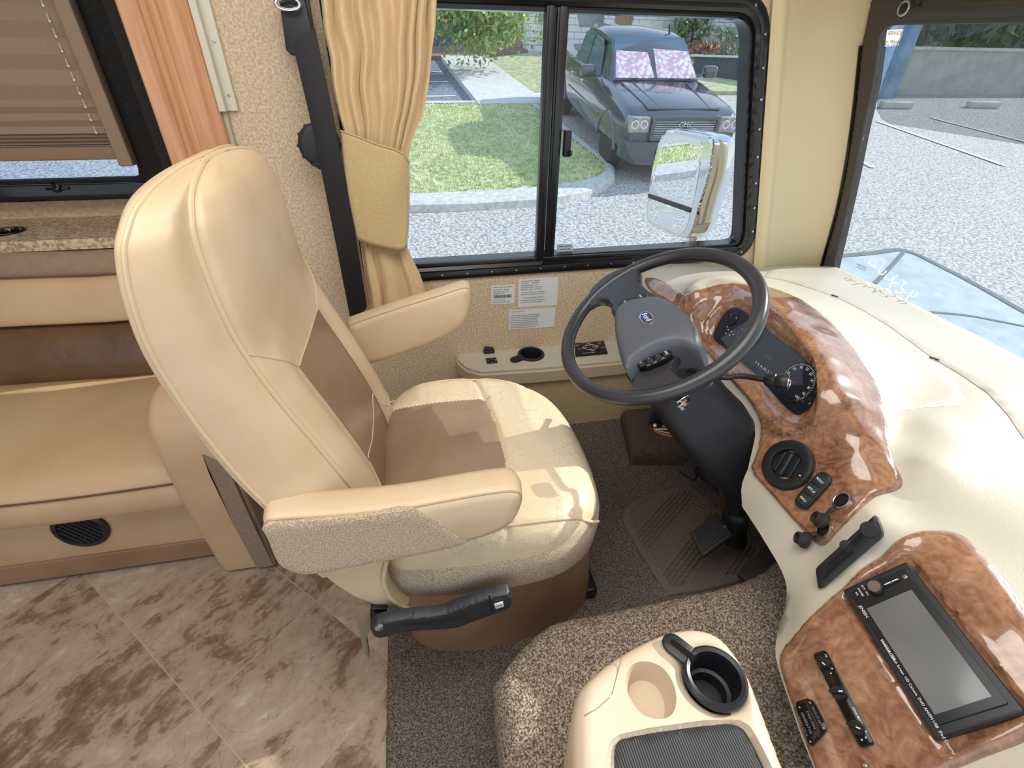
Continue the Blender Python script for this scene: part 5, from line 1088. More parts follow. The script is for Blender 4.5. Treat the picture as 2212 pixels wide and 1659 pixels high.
for sy in (-1, 1):
    ln = []
    for x in np.linspace(-.12, .315, 30):
        y = YS + sy * (.250 - .030 * np.clip((x - .12) / .2, 0, 1) ** 2); k = np.argsort(np.hypot(cv[:, 0] - x, cv[:, 1] - y) + (cv[:, 2] < .37) * 9)[:4]; ln.append([x, y, cv[k, 2].mean() + .002])
    ln = A_(ln); ln[1:-1, 2] = (ln[:-2, 2] + ln[1:-1, 2] + ln[2:, 2]) / 3; mk('border_piping', tube(ln, .0032, 8), M['piping'], cu_)
mk('fabric_skirt', loft([ringat(.003, .384), ringat(-.003, .376), ringat(-.0045, .345), ringat(-.001, .300), ringat(.012, .272), ringat(.04, .260)]), M['tweed'], cu_, label='speckled tweed fabric band')
# rear side cover with piping
scp = [(688, 1240), (760, 1222), (836, 1208), (832, 1250), (842, 1282), (862, 1302), (884, 1313), (846, 1319), (800, 1312), (758, 1292), (720, 1268)]
mk('side_cover', prism([uy(x, y, .565) for x, y in scp], (0, .10, 0), .012, 3), M['leather'], seat)
mk('side_cover_piping', tube(cat_rom([uy(x, y, .562) for x, y in ((836, 1210), (829, 1250), (839, 1284), (860, 1305), (884, 1315))], 5), .004, 8), M['piping'], seat)
# armrests
an = [(558, 1128), (620, 1122), (700, 1118), (790, 1110), (880, 1100), (1000, 1077), (1080, 1064), (1125, 1062), (1134, 1075), (1133, 1092), (1118, 1125), (1095, 1148), (1050, 1166), (1000, 1180), (900, 1201), (820, 1216), (690, 1241), (662, 1243), (635, 1239), (603, 1225), (590, 1200), (575, 1160)]
PA = Plane((0, .535, 0), (0, -1, 0))
def armrest(name, Y0, wd, px, ins_px, label=None):
    PA = Plane((0, Y0, 0), (0, -1, 0)); o2 = smoothpoly(pix(PA, px), 1)
    root = mk(name, sheet(PA, o2, 0.0, 0.018, .008, sink=0, lift=.0), M['leather'], seat)
    bpy.data.objects.remove(root)
    pts = [PA.to3(q, A_(0.0)) for q in resample(o2, .012)]; c0 = sum(pts) / len(pts)
    def ins3(d, y): return [PA.to3(q, A_(-(y - Y0))) for q in offpoly(resample(o2, .012), d)]
    r_ = .018; secs = [ins3(r_, Y0 - .0), ins3(r_ * .45, Y0 + .003), ins3(r_ * .12, Y0 + .009), ins3(0, Y0 + .018), ins3(-.002, Y0 + wd / 2), ins3(0, Y0 + wd - .018), ins3(r_ * .3, Y0 + wd - .006), ins3(r_, Y0 + wd)]
    root = mk(name, loft(secs), M['leather'], seat, auto=60)
    top = [PA.to3(q, A_(-.006)) for q in offpoly(resample(o2, .012), .0045)]
    mk('seam', tube(top, .0016, 6, closed=True), M['thread'], root)
    if ins_px:
        i2 = smoothpoly(pix(PA, ins_px), 1); mk('fabric_insert', sheet(PA, i2, .004, .003, .008, sink=.01), M['tweed'], root, label='speckled tweed side panel')
    return root
armrest('armrest', .535, .068, an, [(560, 1134), (700, 1122), (790, 1114), (886, 1100), (900, 1102), (1000, 1158), (1009, 1168), (1000, 1177), (900, 1199), (820, 1213), (690, 1238), (662, 1240), (635, 1236), (606, 1223), (592, 1198), (578, 1160)])
af = [(740, 706), (784, 690), (860, 664), (940, 640), (990, 623), (1012, 618), (1021, 632), (1021, 655), (1012, 690), (995, 712), (960, 734), (900, 758), (835, 782), (760, 800)]
armrest('armrest', 1.085, .062, af, None)
# brown base skirt
bs = smoothpoly(pf([(-.115, .69), (-.09, .64), (-.03, .615), (.10, .603), (.17, .607), (.26, .63), (.345, .668), (.36, .72), (.36, 1.02), (-.115, 1.02)]), 2)
def bring(d, z): return [A_([*(PSE.to3(p, A_(0.0)))[:2], z]) + A_([.004 * math.sin(i * .7 + z * 20), .003 * math.sin(i * .5), 0]) for i, p in enumerate(offpoly(resample(bs, .018), d))]
mk('base_skirt', loft([bring(.0, .013), bring(.003, .08), bring(.006, .16), bring(.010, .24), bring(.014, .30)]), M['vinyl_brown'], seat)
mk('base_frame', box((.30, .68, .012), (.375, 1.0, .05), .008), M['black_metal'], seat)
# buckle stalk
bk = [uy(x, y, .53) for x, y in ((820, 1357), (850, 1346), (900, 1338), (960, 1330), (1010, 1315), (1050, 1300), (1098, 1290))]
PB_ = Plane((0, .53, 0), (0, -1, 0))
bo = [(798, 1353), (806, 1342), (822, 1336), (850, 1330), (900, 1323), (950, 1320), (1000, 1300), (1045, 1284), (1094, 1272), (1106, 1279), (1108, 1298), (1096, 1310), (1062, 1321), (1020, 1336), (985, 1350), (940, 1353), (890, 1355), (850, 1362), (826, 1371), (808, 1369)]
bk_ = mk('buckle_stalk', sheet(PB_, smoothpoly(pix(PB_, bo), 1), .010, .007, .004, sink=.012), M['black_soft'], seat)
mk('stalk_panel', sheet(PB_, smoothpoly(pix(PB_, [(862, 1340), (950, 1332), (1008, 1320), (1012, 1328), (980, 1340), (900, 1349), (864, 1351)], .009), 1), .0115, .001, .004, sink=-.008), M['black'], bk_)
P = uy(819, 1357, .517); mk('bolt', lathe([(0.0085, 0), (0.0085, 0.004), (0.004, .006), (0, .006)], P + A_([0, .003, 0]), (0, -1, 0), 6), M['steel'], bk_)
q = [uy(x, y, .519) for x, y in ((1067, 1303), (1086, 1298), (1088, 1308), (1070, 1313))]
rb = mk('release_button', prism(q, (0, -.003, 0), .0008), mat('button_white', 'd5dadd', .4), bk_); mk('button_print', text('PRESS', .0042, sum(q) / 4 + A_([0, -.0034, 0]), frame((0, -1, 0), (-.15, 0, 1)), .0001), M['dark_print'], rb, smooth=False)
mk('buckle_collar', tube([uy(1057, 1288, .515), uy(1063, 1322, .515)], .002, 6), M['black_gloss'], bk_)
mk('hinge_bracket', prism([uy(x, y, .55) for x, y in ((770, 1312), (800, 1318), (802, 1345), (792, 1380), (798, 1418), (796, 1426), (786, 1410), (776, 1370), (770, 1340))], (0, .012, 0), .002), mat('strap_olive', '8a7c62', .6), seat)
mk('hinge_block', prism([uy(x, y, .555) for x, y in ((800, 1316), (838, 1316), (834, 1342), (802, 1346))], (0, .03, 0), .002), M['black_metal'], seat)

# ---------------------------------------------------------------- curtain, seat belt
cur = thing('curtain', 'tan cloth curtain gathered by a wide tie-back beside the driver window', 'curtain', (-.03, 1.46, .5))
rows = [(-120, 688, 948), (-60, 688, 946), (0, 690, 941), (60, 700, 939), (120, 714, 932), (180, 716, 926), (240, 730, 914), (285, 742, 897), (330, 750, 884), (400, 758, 880), (470, 768, 879), (530, 778, 878), (560, 782, 890), (600, 788, 908), (650, 796, 921), (700, 800, 922)]
RWp = cat_rom(rows, 6)
fold_w = [.9, 1.3, .7, 1.1, 1.4, .8, 1.0, 1.2, .7]
def cfn(u, v):
    y, xl, xr = RWp[v]; a = uy(xl, y, 1.47); b = uy(xr, y, 1.47)
    sq = np.interp(y, [-120, 0, 200, 330, 520, 560, 640, 720], [1, 1, .8, .35, .35, .6, 1, 1]); low = y > 535
    uu = u + .012 * math.sin(v * .35 + u * 9) * sq
    n = 7.4 if not low else 3.2
    ph = uu * n * 2 * math.pi + (2.0 * math.sin(uu * 7 + .3) + 1.0 * math.sin(uu * 15 + v * .03) if not low else 1.0 + 1.6 * math.sin(uu * 5)) + .5 * math.sin(v * .08)
    am = (.017 if not low else .014) * sq
    am *= .7 + .55 * math.sin(uu * 11 + 1 + .02 * v) ** 2; d = am * (math.sin(ph) + .30 * math.sin(2 * ph + 1 + v * .04)) - .02 * sq * math.sin(math.pi * u)
    p = a * (1 - u) + b * u; p = p + A_([.5 * am * math.cos(ph) * .6, d, 0]); return p
V_, F__ = grid(cfn, np.linspace(0, 1, 150), range(len(RWp)))
cl = mk('cloth', (V_, F__), M['curtain'], cur, auto=0); md = cl.modifiers.new('thickness', 'SOLIDIFY'); md.thickness = .0015
trow = cat_rom([(283, 738, 752, 40), (305, 742, 800, 40), (325, 745, 850, 50), (345, 748, 880, 60), (400, 752, 885, 60), (470, 762, 882, 60), (515, 772, 880, 60), (536, 800, 878, 60), (541, 830, 870, 60)], 5)
top_e = cat_rom([(736, 282), (775, 296), (815, 312), (850, 322), (872, 334), (884, 352)], 8); bot_e = cat_rom([(772, 518), (795, 527), (820, 534), (845, 539), (865, 541), (880, 534)], 8)
def tfn(u, v):
    a = top_e[u]; b = bot_e[u]; t = v / 24; x, y = a * (1 - t) + b * t; x += (-5 if u < 10 else 3) * math.sin(math.pi * t) * (1 if u < 5 or u > len(top_e) - 5 else .3)
    uu = u / (len(top_e) - 1); Y = 1.435 - .022 * math.sin(math.pi * min(1, uu * 1.02)) ** .6 + .006 * math.sin(t * 5 + uu * 6) * uu + (.03 * max(0, uu - .93) / .07)
    return uy(x, y, Y)
V_, F__ = grid(tfn, range(len(top_e)), range(25)); tb = mk('tie_back', (V_, F__), M['tieback'], cur, auto=0, label='plain olive tan tie-back band'); md = tb.modifiers.new('thickness', 'SOLIDIFY'); md.thickness = .003
mk('tie_hem', tube([tfn(u, 0) + A_([0, -.001, 0]) for u in range(len(top_e))], .002, 6), M['tieback'], tb)

belt = thing('seat_belt', 'black shoulder belt with a height adjuster on the wall behind the driver seat', 'seat belt', (-.2, 1.49, .5))
def strap(pxl, Y, th, nm, m_, par):
    q = [uy(x, y, Y) for x, y in pxl]; return mk(nm, prism(q, (0, th, 0), .0006), m_, par)
strap([(632, 95), (680, 60), (718, 240), (762, 470), (793, 662), (778, 690), (757, 690), (720, 500), (680, 300)], 1.436, .004, 'webbing', M['web'], belt)
strap([(603, 2), (655, -10), (682, 105), (690, 118), (630, 120), (618, 108)], 1.482, .016, 'upper_cover', M['black'], belt)
strap([(600, -60), (655, -70), (676, 60), (690, 230), (672, 235), (640, 112), (620, 100)], 1.500, .020, 'guide_rail', M['black'], belt)
P = uy(622, 8, 1.470); mk('guide_loop', tube([P + A_([.026 * math.cos(a), -.004, .012 * math.sin(a)]) for a in np.linspace(0, 2 * math.pi, 24, endpoint=False)], .004, 8, closed=True), M['chrome'], belt)
P = uy(690, 314, 1.452); kn_ = mk('height_adjuster', lathe([(0.050, -.03), (0.052, -.012), (0.052, 0), (0.046, .006), (0.040, .008), (0, .008)], P, (0, -1, 0), 40), M['black_soft'], belt)
ri = []
for k in range(12):
    a = 2 * math.pi * k / 12; ri.append(tube([P + A_([.051 * math.cos(a), .012, .051 * math.sin(a)]), P + A_([.051 * math.cos(a), -.002, .051 * math.sin(a)])], .0045, 8))
mk('grip_ribs', join(*ri), M['black'], kn_)
strap([(668, 352), (726, 352), (738, 362), (690, 366)], 1.441, .02, 'belt_guide', M['black'], belt)

# ---------------------------------------------------------------- sofa, ledge
sofa = thing('sofa', 'tan and brown leather sofa along the wall behind the driver seat', 'sofa', (-1.5, 1.3, 0))
X0, X1 = -2.5, -.60
def prof_x(pr, x0=X0, x1=X1, n=2): return loft([[(x, y, z) for y, z in pr] for x in np.linspace(x0, x1, n)])
mk('base_panel', box((X0, 1.012, .075), (X1, 1.10, .285), .004), M['leather_sofa'], sofa)
mk('base_trim', box((X0, 1.006, .012), (X1, 1.10, .078), .004), M['vinyl_brown'], sofa, label='brown lower trim band')
mk('plinth', box((X0, 1.04, 0), (X1, 1.12, .02)), M['black'], sofa)
cp = smoothpoly([(1.46, .245), (1.0, .235), (.975, .24), (.955, .262), (.950, .30), (.958, .34), (.985, .372), (1.05, .388), (1.2, .398), (1.46, .395)], 2)
def cushion_x(pr, x0, x1, r=.02):
    c = A_(pr).mean(0); S = []
    for d, sc_ in ((0, .93), (r * .3, .975), (r, 1.0)): S.append([(x0 + d, *(c + (p - c) * sc_)) for p in pr])
    for xx in np.linspace(x0 + .1, x1 - .1, 10): S.append([(xx, p[0], p[1] + .004 * math.sin(xx * 9)) for p in pr])
    for d, sc_ in ((r, 1.0), (r * .3, .975), (0, .93)): S.append([(x1 - d, *(c + (p - c) * sc_)) for p in pr])
    return loft(S)
sc1 = mk('seat_cushion', cushion_x(cp, X0, X1 - .005), M['leather_sofa'], sofa, auto=0)
mk('cushion_seam', tube([(x, .9555, .335 + .004 * math.sin(x * 9)) for x in np.linspace(X0, X1 - .02, 30)], .0025, 6), M['leather_sofa_brown'], sc1)
yb = lambda z: 1.415 + (z - .38) * .22
mk('back_lower', cushion_x(smoothpoly([(yb(.34), .34), (yb(.40) - .02, .40), (yb(.48) - .022, .48), (yb(.535), .545), (1.6, .55), (1.6, .34)], 2), X0, X1), M['leather_sofa_brown'], sofa, auto=0, label='dark brown leather lower back cushion')
mk('back_upper', cushion_x(smoothpoly([(yb(.54), .54), (yb(.56) - .012, .56), (yb(.62) - .014, .62), (yb(.665) - .008, .675), (1.6, .68), (1.6, .54)], 2), X0, X1), M['leather_sofa'], sofa, auto=0)
mk('back_top_band', cushion_x(smoothpoly([(yb(.67), .672), (yb(.68) - .008, .69), (yb(.72) - .002, .725), (yb(.74) + .01, .738), (1.6, .74), (1.6, .672)], 1), X0, X1), M['leather_taupe'], sofa, auto=0, label='taupe cloth band along the top of the back')
# arm at the front end
ar = [(.945, .012), (.93, .20), (.925, .40), (.935, .50), (.965, .545), (1.02, .565), (1.2, .570), (1.46, .575), (1.46, .012)]
arp = smoothpoly(ar[1:-1], 1); arp = np.vstack([[ar[0]], arp, [ar[-1]]])
S = []
for d, x in ((.014, -.606), (.004, -.598), (0, -.590), (0, -.49), (.004, -.478), (.014, -.470)):
    c = arp.mean(0); S.append([(x, *(c + (p - c) * (1 - d / .25))) for p in arp])
am_ = mk('arm', loft(S), M['leather_sofa'], sofa, auto=50)
mk('arm_fabric', prism([(-.515, y - .004, z) for y, z in ((.942, .014), (.928, .2), (.924, .38), (.93, .44))] + [(-.472, y - .004, z) for y, z in ((.93, .40), (.924, .36), (.928, .2), (.942, .014))], (0, .02, 0)), M['tweed_dark'], am_, label='taupe fabric strip on the arm front')
mk('arm_side_panel', box((-.474, .94, .012), (-.466, 1.45, .54), .003), M['tweed_dark'], am_)
P = uy(175, 1143, 1.008)
vg = mk('floor_vent', lathe([(0.062, -.002), (0.062, .004), (0.056, .008), (0.049, .007), (0.047, .001), (0, .001)], P, (0, -1, 0), 48, cap=False), M['black'], sofa)
sl_ = []
for t in np.linspace(-.036, .036, 7):
    h = math.sqrt(.047 ** 2 - t * t); R_ = ry(-.6); a = R_ @ A_([t, 0, -h]); b_ = R_ @ A_([t, 0, h]); sl_.append(tube([P + a + A_([0, -.004, 0]), P + b_ + A_([0, -.004, 0])], .0022, 6))
    a = ry(.9) @ A_([t, 0, -h]); b_ = ry(.9) @ A_([t, 0, h]); sl_.append(tube([P + a + A_([0, -.002, 0]), P + b_ + A_([0, -.002, 0])], .0016, 6))
mk('vent_grille', join(*sl_), M['black_soft'], vg)
lg = thing('window_ledge', 'speckled laminate ledge behind the sofa under the blind', 'ledge', (-1.5, 1.62, .74))
PLd = Plane((0, 0, .765), (0, 0, 1), (1, 0, 0)); hole = uz(12, 501, .765)
mk('laminate_top', sheet(PLd, A_([PLd.to2(A_([x, y, .765])) for x, y in ((X0, 1.505), (-.62, 1.505), (-.62, 1.75), (X0, 1.75))]), .0, .0, .03, holes=[A_([PLd.to2(A_([hole[0] + .042 * math.cos(a), hole[1] + .042 * math.sin(a), .765])) for a in np.linspace(0, 2 * math.pi, 32, endpoint=False)])], sink=.028), M['ledge'], lg, smooth=False)
mk('cup_holder', lathe([(0.046, .0), (0.046, .003), (0.041, .004), (0.039, -.002), (0.038, -.05), (0, -.05)], hole, (0, 0, 1), 36, cap=False), M['black_gloss'], lg)

# ---------------------------------------------------------------- outside
SG = .153
def gz_(x, y, dz=0.0): return -1.8 + SG * y + dz
nG = unit([0, -SG, 1])
def g(x, y, dz=0.0): return up(x, y, (0, 0, -1.8 + dz), (0, -SG, 1))
PG = Plane((0, 0, -1.8), nG, (0, 1, SG))
asph = mat('asphalt', '98999a', .9, c2='cfceca', nscale=26, ndetail=9, ramp=(.42, .56), bump=.6, bscale=30, bdist=.02)
def gg(L_, dz=0.0): return [g(q[0], q[1], dz) if len(q) == 2 else A_([q[0], q[1], gz_(q[0], q[1], dz)]) for q in L_]
def slab(nm, P, h, m_, par=None, bev=0.0): return (prism([p - nG * .15 for p in P], nG * (.15 + h), bev))
struct('ground', slab('ground', [A_([x, y, gz_(x, y)]) for x, y in ((-30, -12), (60, -12), (60, 24.5), (-30, 24.5))], 0.0, None), asph, smooth=False)
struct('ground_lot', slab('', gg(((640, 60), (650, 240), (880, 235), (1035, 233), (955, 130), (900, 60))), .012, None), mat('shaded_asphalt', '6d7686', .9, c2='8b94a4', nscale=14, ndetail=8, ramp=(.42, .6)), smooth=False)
pl = thing('parking_stripes', 'faded white stall lines in the lot left of the concrete walk', 'parking lines', g(930, 180))
for a, b in (((800, 158), (955, 155)), ((790, 180), (968, 177)), ((780, 212), (985, 208))): 
    A1, B1 = g(*a, .02), g(*b, .02); mk('stripe', prism([A1, B1, B1 + A_([0, .10, .10 * SG]), A1 + A_([0, .10, .10 * SG])], (0, 0, .004)), M['white'], pl, smooth=False)
grass = mat('lawn_grass', 'a5b873', .9, c2='dbdcb0', nscale=9, ndetail=9, ramp=(.40, .62), bump=.8, bscale=60, bdist=.03)
conc = mat('concrete', 'cccecd', .85, c2='e0e1df', nscale=8, ndetail=7, bump=.2, bscale=60)
curbm = mat('curb_concrete', 'bcbdba', .85, c2='dddcd8', nscale=14, ndetail=7)
inn = [(-9.5, 7.75, 0), (-3.6, 7.75, 0), (560, 448), (700, 442), (885, 435), (1030, 429), (1180, 418), (1250, 408), (1290, 396), (1305, 384), (1303, 368), (1280, 348), (1235, 312), (1190, 270), (1145, 236), (1035, 234), (880, 236), (650, 240), (-3.4, 12.9, 0), (-3.6, 8.55, 0), (-9.5, 8.55, 0)]
out = [(-9.5, 7.30, 0), (-3.6, 7.30, 0), (540, 470), (700, 465), (885, 460), (1030, 456), (1180, 446), (1260, 432), (1306, 414), (1328, 396), (1327, 374), (1300, 346), (1250, 306), (1205, 266), (1158, 232), (1145, 226), (880, 228), (650, 232), (-3.6, 13.1, 0), (-3.8, 8.7, 0), (-9.5, 8.7, 0)]
def tuft(P, n, hmin, hmax, m_, nm, par):
    P = A_(P); q2 = A_([PG.to2(p) for p in P]); lo, hi = q2.min(0), q2.max(0); V = []; Fc = []
    R = RNG.random((n, 2)) * (hi - lo) + lo; R = R[inside(R, q2)]
    for p in R:
        b = PG.to3(p, A_(0.10)); a = RNG.random() * 6.28; w_ = .012 + .01 * RNG.random(); h = hmin + (hmax - hmin) * RNG.random(); dx_ = A_([math.cos(a), math.sin(a), 0]) * w_; ln = (RNG.random(3) - .5) * .06
        n0 = len(V); V += [b - dx_, b + dx_, b + ln + A_([0, 0, h])]; Fc.append([n0, n0 + 1, n0 + 2])
    return A_(V), Fc
lw = thing('lawn', 'bright green lawn bordered by the rounded concrete curb', 'lawn', g(1000, 340))
lw['label'] = 'near green lawn inside the rounded concrete curb'
mk('turf', slab('', gg(inn), .11, None), grass, lw, smooth=False)
o = mk('grass_blades', tuft(gg(inn), 26000, .03, .07, grass, '', lw), mat('grass_blade', 'b9ca88', .8, c2='e6e7ba', nscale=1.6), lw, smooth=False); o['kind'] = 'stuff'
kb_ = thing('curb', 'rounded pale concrete curb around the near lawn', 'curb', g(1180, 445))
oi, oo = gg(inn), gg(out); V = []; 
for a, b in zip(oi, oo): V += [a + nG * .12, a * .35 + b * .65 + nG * .125, b * .92 + a * .08 + nG * .10, b - nG * .02]
Fc = []
for i in range(len(oi) - 1):
    for k in range(3): Fc.append([i * 4 + k, i * 4 + k + 1, (i + 1) * 4 + k + 1, (i + 1) * 4 + k])
mk('curb_stone', (A_(V), Fc), curbm, kb_, auto=60)
lw2 = thing('lawn', 'far lawn between the concrete walk and the building', 'lawn', g(1180, 160))
mk('turf', slab('', gg(((1045, 134), (1135, 122), (1250, 122), (1640, 126), (1640, 205), (1400, 206), (1205, 206), (1145, 208), (1100, 175)), 0), .10, None), mat('dry_lawn', 'a9b585', .9, c2='d3d2ac', nscale=6, ndetail=9, ramp=(.4, .62), bump=.8, bscale=50, bdist=.03), lw2, smooth=False)
wk = thing('sidewalk', 'pale concrete walk running up to the building', 'sidewalk', g(1050, 180))
mk('walk_slab', slab('', gg(((952, 130), (1045, 131), (1098, 172), (1148, 210), (1190, 236), (1035, 238), (990, 180))), .14, None), conc, wk, smooth=False)
mk('cross_walk', slab('', gg(((1030, 222), (1148, 212), (1250, 206), (1420, 210), (1420, 226), (1210, 228), (1035, 238))), .125, None), conc, wk, smooth=False)
bw = thing('brick_walk', 'reddish brown paved strip in front of the building entrance', 'paving', g(1000, 120))
mk('paving', slab('', gg(((700, 112), (960, 108), (1115, 107), (1140, 117), (1080, 122), (1040, 130), (700, 134))), .13, None), mat('brick_paving', '8f6f68', .85, c2='a3837b', nscale=20), bw, smooth=False)

# building
BY = 21.2
def bb(x, y, Y=BY): return uy(x, y, Y)
def brick_mat():
    m, nt, b = new_mat('white_brick'); b.inputs['Roughness'].default_value = .8
    gm_ = nt.nodes.new('ShaderNodeNewGeometry'); mp = nt.nodes.new('ShaderNodeMapping'); mp.inputs['Rotation'].default_value = (math.radians(90), 0, 0); nt.links.new(gm_.outputs['Position'], mp.inputs[0])
    br = nt.nodes.new('ShaderNodeTexBrick'); br.inputs['Scale'].default_value = 1; br.inputs['Brick Width'].default_value = .50; br.inputs['Row Height'].default_value = .21; br.inputs['Mortar Size'].default_value = .014
    br.inputs['Color1'].default_value = lin('e4e5e8'); br.inputs['Color2'].default_value = lin('d6d8dd'); br.inputs['Mortar'].default_value = lin('9fa3ab')
    sx = nt.nodes.new('ShaderNodeSeparateXYZ'); nt.links.new(gm_.outputs['Position'], sx.inputs[0]); cx = nt.nodes.new('ShaderNodeCombineXYZ'); nt.links.new(sx.outputs[0], cx.inputs[0]); nt.links.new(sx.outputs[2], cx.inputs[1]); nt.links.new(cx.outputs[0], br.inputs['Vector'])
    nt.links.new(br.outputs[0], b.inputs['Base Color']); return m
bd = thing('building', 'white painted brick building with dark glass entrance beyond the lawn', 'building', bb(1200, 115))
PBd = Plane((0, BY, 0), (0, -1, 0))
zb_ = 1.0; z9 = 5.2
def b2(x, z): return PBd.to2(A_([x, BY, z]))
wins = [((1165, -20), (1205, 58)), ((1243, -20), (1304, 60)), ((1335, -20), (1366, 62))]
hl = []
for a, b in wins:
    p, q = bb(*a), bb(*b); hl.append(A_([b2(p[0], z9 - .4), b2(q[0], z9 - .4), b2(q[0], q[2]), b2(p[0], q[2])]))
x_e = bb(1137, 100)[0]
mk('brick_wall', sheet(PBd, [b2(x_e, zb_), b2(34, zb_), b2(34, z9), b2(x_e, z9)], 0, 0, 1.0, holes=hl, sink=.3), brick_mat(), bd, smooth=False)
for i, (a, b) in enumerate(wins):
    p, q = bb(*a), bb(*b); mk('window', join(box((p[0], BY + .08, q[2]), (p[0] + .07, BY + .14, z9 - .4)), box((q[0] - .07, BY + .08, q[2]), (q[0], BY + .14, z9 - .4)), box((p[0], BY + .08, q[2]), (q[0], BY + .14, q[2] + .07))), mat('window_frame_b', '8a8f94', .5), bd)
    mk('pane', box((p[0] + .05, BY + .11, q[2] + .05), (q[0] - .05, BY + .12, z9 - .4)), mat('building_pane', ('5d6f78', '5d6f78', '6e6149')[i], .08, spec=.8, c2=('87979e', '87979e', '8d7a58')[i], nscale=1.5), bd, smooth=False)
p0 = bb(1010, 102)
dg = mk('glass_entrance', box((-14, BY + .6, zb_), (x_e - .35, BY + .66, z9)), mat('dark_glazing', '46536a', .07, spec=.8, c2='5c6c84', nscale=1.2), bd, smooth=False)
mk('door', box((x_e - .95, BY + .2, zb_), (x_e - .12, BY + .3, z9)), mat('door_glass', '6d6763', .1, spec=.8, c2='a58e76', nscale=2.2), bd, smooth=False)
mk('door_frame', join(box((x_e - 1.05, BY + .15, zb_), (x_e - .97, BY + .35, z9), .01), box((x_e - .12, BY + .0, zb_), (x_e, BY + .35, z9), .01)), mat('door_frame_b', 'c7ccd2', .5), bd)
mk('entrance_plinth', box((-14, BY + .3, zb_), (x_e - 1.0, BY + .7, 1.62)), mat('dark_plinth', '5d5a66', .7), bd, smooth=False)
mk('roof_slab', box((-14, BY - .3, z9), (34, BY + 6, z9 + .3)), mat('roof_edge', '6a6c70', .7), bd, smooth=False)
sg = thing('wall_sign', 'small square framed sign on the white brick wall', 'sign', bb(1581, 75))
P = bb(1581, 75, BY - .03); mk('board', join(box(P + [-.22, -.01, -.25], P + [.22, .02, .25], .01)), mat('sign_board', '9eb0a6', .6), sg); mk('sign_mark', text('L', .32, P + A_([0, -.02, 0]), frame((0, -1, 0), (0, 0, 1)), .004), M['dark_print'], sg)

# planting
def leaf_cloud(c, r, n, size, flat=1.0, blobs=7, seed=1):
    R_ = np.random.default_rng(seed); V = []; Fc = []; c = A_(c, float); r = A_(r, float)
    bl_ = [(c + (R_.random(3) - .5) * 1.3 * r, (.35 + .35 * R_.random())) for _ in range(blobs)]
    for i in range(n):
        b, s = bl_[R_.integers(len(bl_))]; d = unit(R_.normal(size=3)); p = b + d * r * s * (.55 + .5 * R_.random())
        u = unit(R_.normal(size=3) + A_([0, 0, .4])); v = unit(np.cross(u, R_.normal(size=3))); L_ = size * (.6 + .8 * R_.random()); w_ = L_ * .42
        n0 = len(V); V += [p - u * L_, p + v * w_, p + u * L_, p - v * w_]; Fc.append([n0, n0 + 1, n0 + 2, n0 + 3])
    return A_(V), Fc
leafm = mat('maple_leaf', '6f9a55', .6, c2='b5c46a', nscale=2.2, ramp=(.38, .62)); leafd = mat('shrub_leaf', '6b8265', .6, c2='93a786', nscale=3); leafp = mat('pale_leaf', '8a9c78', .6, c2='aeb793', nscale=3)
trunkm = mat('bark', '6a5a4c', .9)
tr = thing('maple_tree', 'small maple with light green leaves in front of the building entrance', 'tree', g(1048, 128))
tb_ = g(1045, 130); ty = tb_[1] - .5
mk('foliage', leaf_cloud(uy(985, 30, ty - 2.5), (2.5, 1.2, 1.4), 4200, .085, blobs=16, seed=3), leafm, tr, smooth=False)
mk('foliage', leaf_cloud(uy(1055, 55, ty - 2.5), (.9, .7, .6), 1100, .085, blobs=8, seed=5), leafm, tr, smooth=False)
mk('foliage', leaf_cloud(uy(1020, 85, ty - 2.5), (.7, .5, .35), 300, .10, blobs=5, seed=6), leafm, tr, smooth=False)
tp3 = g(920, 132); mk('trunk', tube(cat_rom([tp3, tp3 + A_([.2, -.5, 1.0]), uy(960, 40, ty - 2.5), uy(1000, 10, ty - 2.5)], 4), .07, 8), trunkm, tr)
sh = thing('climbing_shrub', 'tall slender green shrub growing against the white brick wall', 'shrub', bb(1495, 110, BY - .6))
mk('foliage', leaf_cloud(bb(1496, 38, BY - .7), (.75, .5, 1.3), 1500, .09, blobs=12, seed=8), leafd, sh, smooth=False)
mk('trunk', tube([bb(1492, 125, BY - .7), bb(1496, 70, BY - .7), bb(1498, 20, BY - .7)], .05, 8), trunkm, sh)
hb = thing('hedge_bush', 'pale green rounded bush behind the dark planter wall', 'bush', bb(1575, 120, BY - 1.2))
mk('foliage', leaf_cloud(bb(1568, 112, BY - 1.2), (1.1, .6, .7), 1300, .08, blobs=10, seed=9), leafp, hb, smooth=False)
rbh = thing('red_bush', 'low reddish brown bush at the foot of the brick wall', 'bush', bb(1515, 120, BY - 1.4))
mk('foliage', leaf_cloud(bb(1515, 112, BY - 1.4), (.65, .5, .35), 700, .08, blobs=6, seed=10), mat('red_leaf', '9c6f60', .6, c2='b88f7c', nscale=3), rbh, smooth=False)
mk('stems', tube([bb(1515, 135, BY - 1.4), bb(1515, 112, BY - 1.4)], .04, 6), trunkm, rbh); mk('stems', tube([bb(1568, 140, BY - 1.2), bb(1568, 112, BY - 1.2)], .04, 6), trunkm, hb)
pw_ = thing('planter_edge', 'dark slatted low retaining wall behind the parked pickup', 'retaining wall', g(1550, 195))
A1, B1 = uy(1490, 195, 17.0), uy(1660, 205, 15.5); h1 = uy(1490, 122, 17.0)[2] - A1[2]
pv_ = []
for i in range(46):
    t = i / 46; p = A1 * (1 - t) + B1 * t; q = A1 * (1 - t - .019) + B1 * (t + .019); p[2] -= .3; q[2] -= .3; d = A_([.0, .10, 0]); pv_.append(prism([p, q, q + d, p + d], (0, 0, h1 + .3), 0))
mk('slats', join(*pv_), mat('dark_slats', '4d5866', .7), pw_, smooth=False)
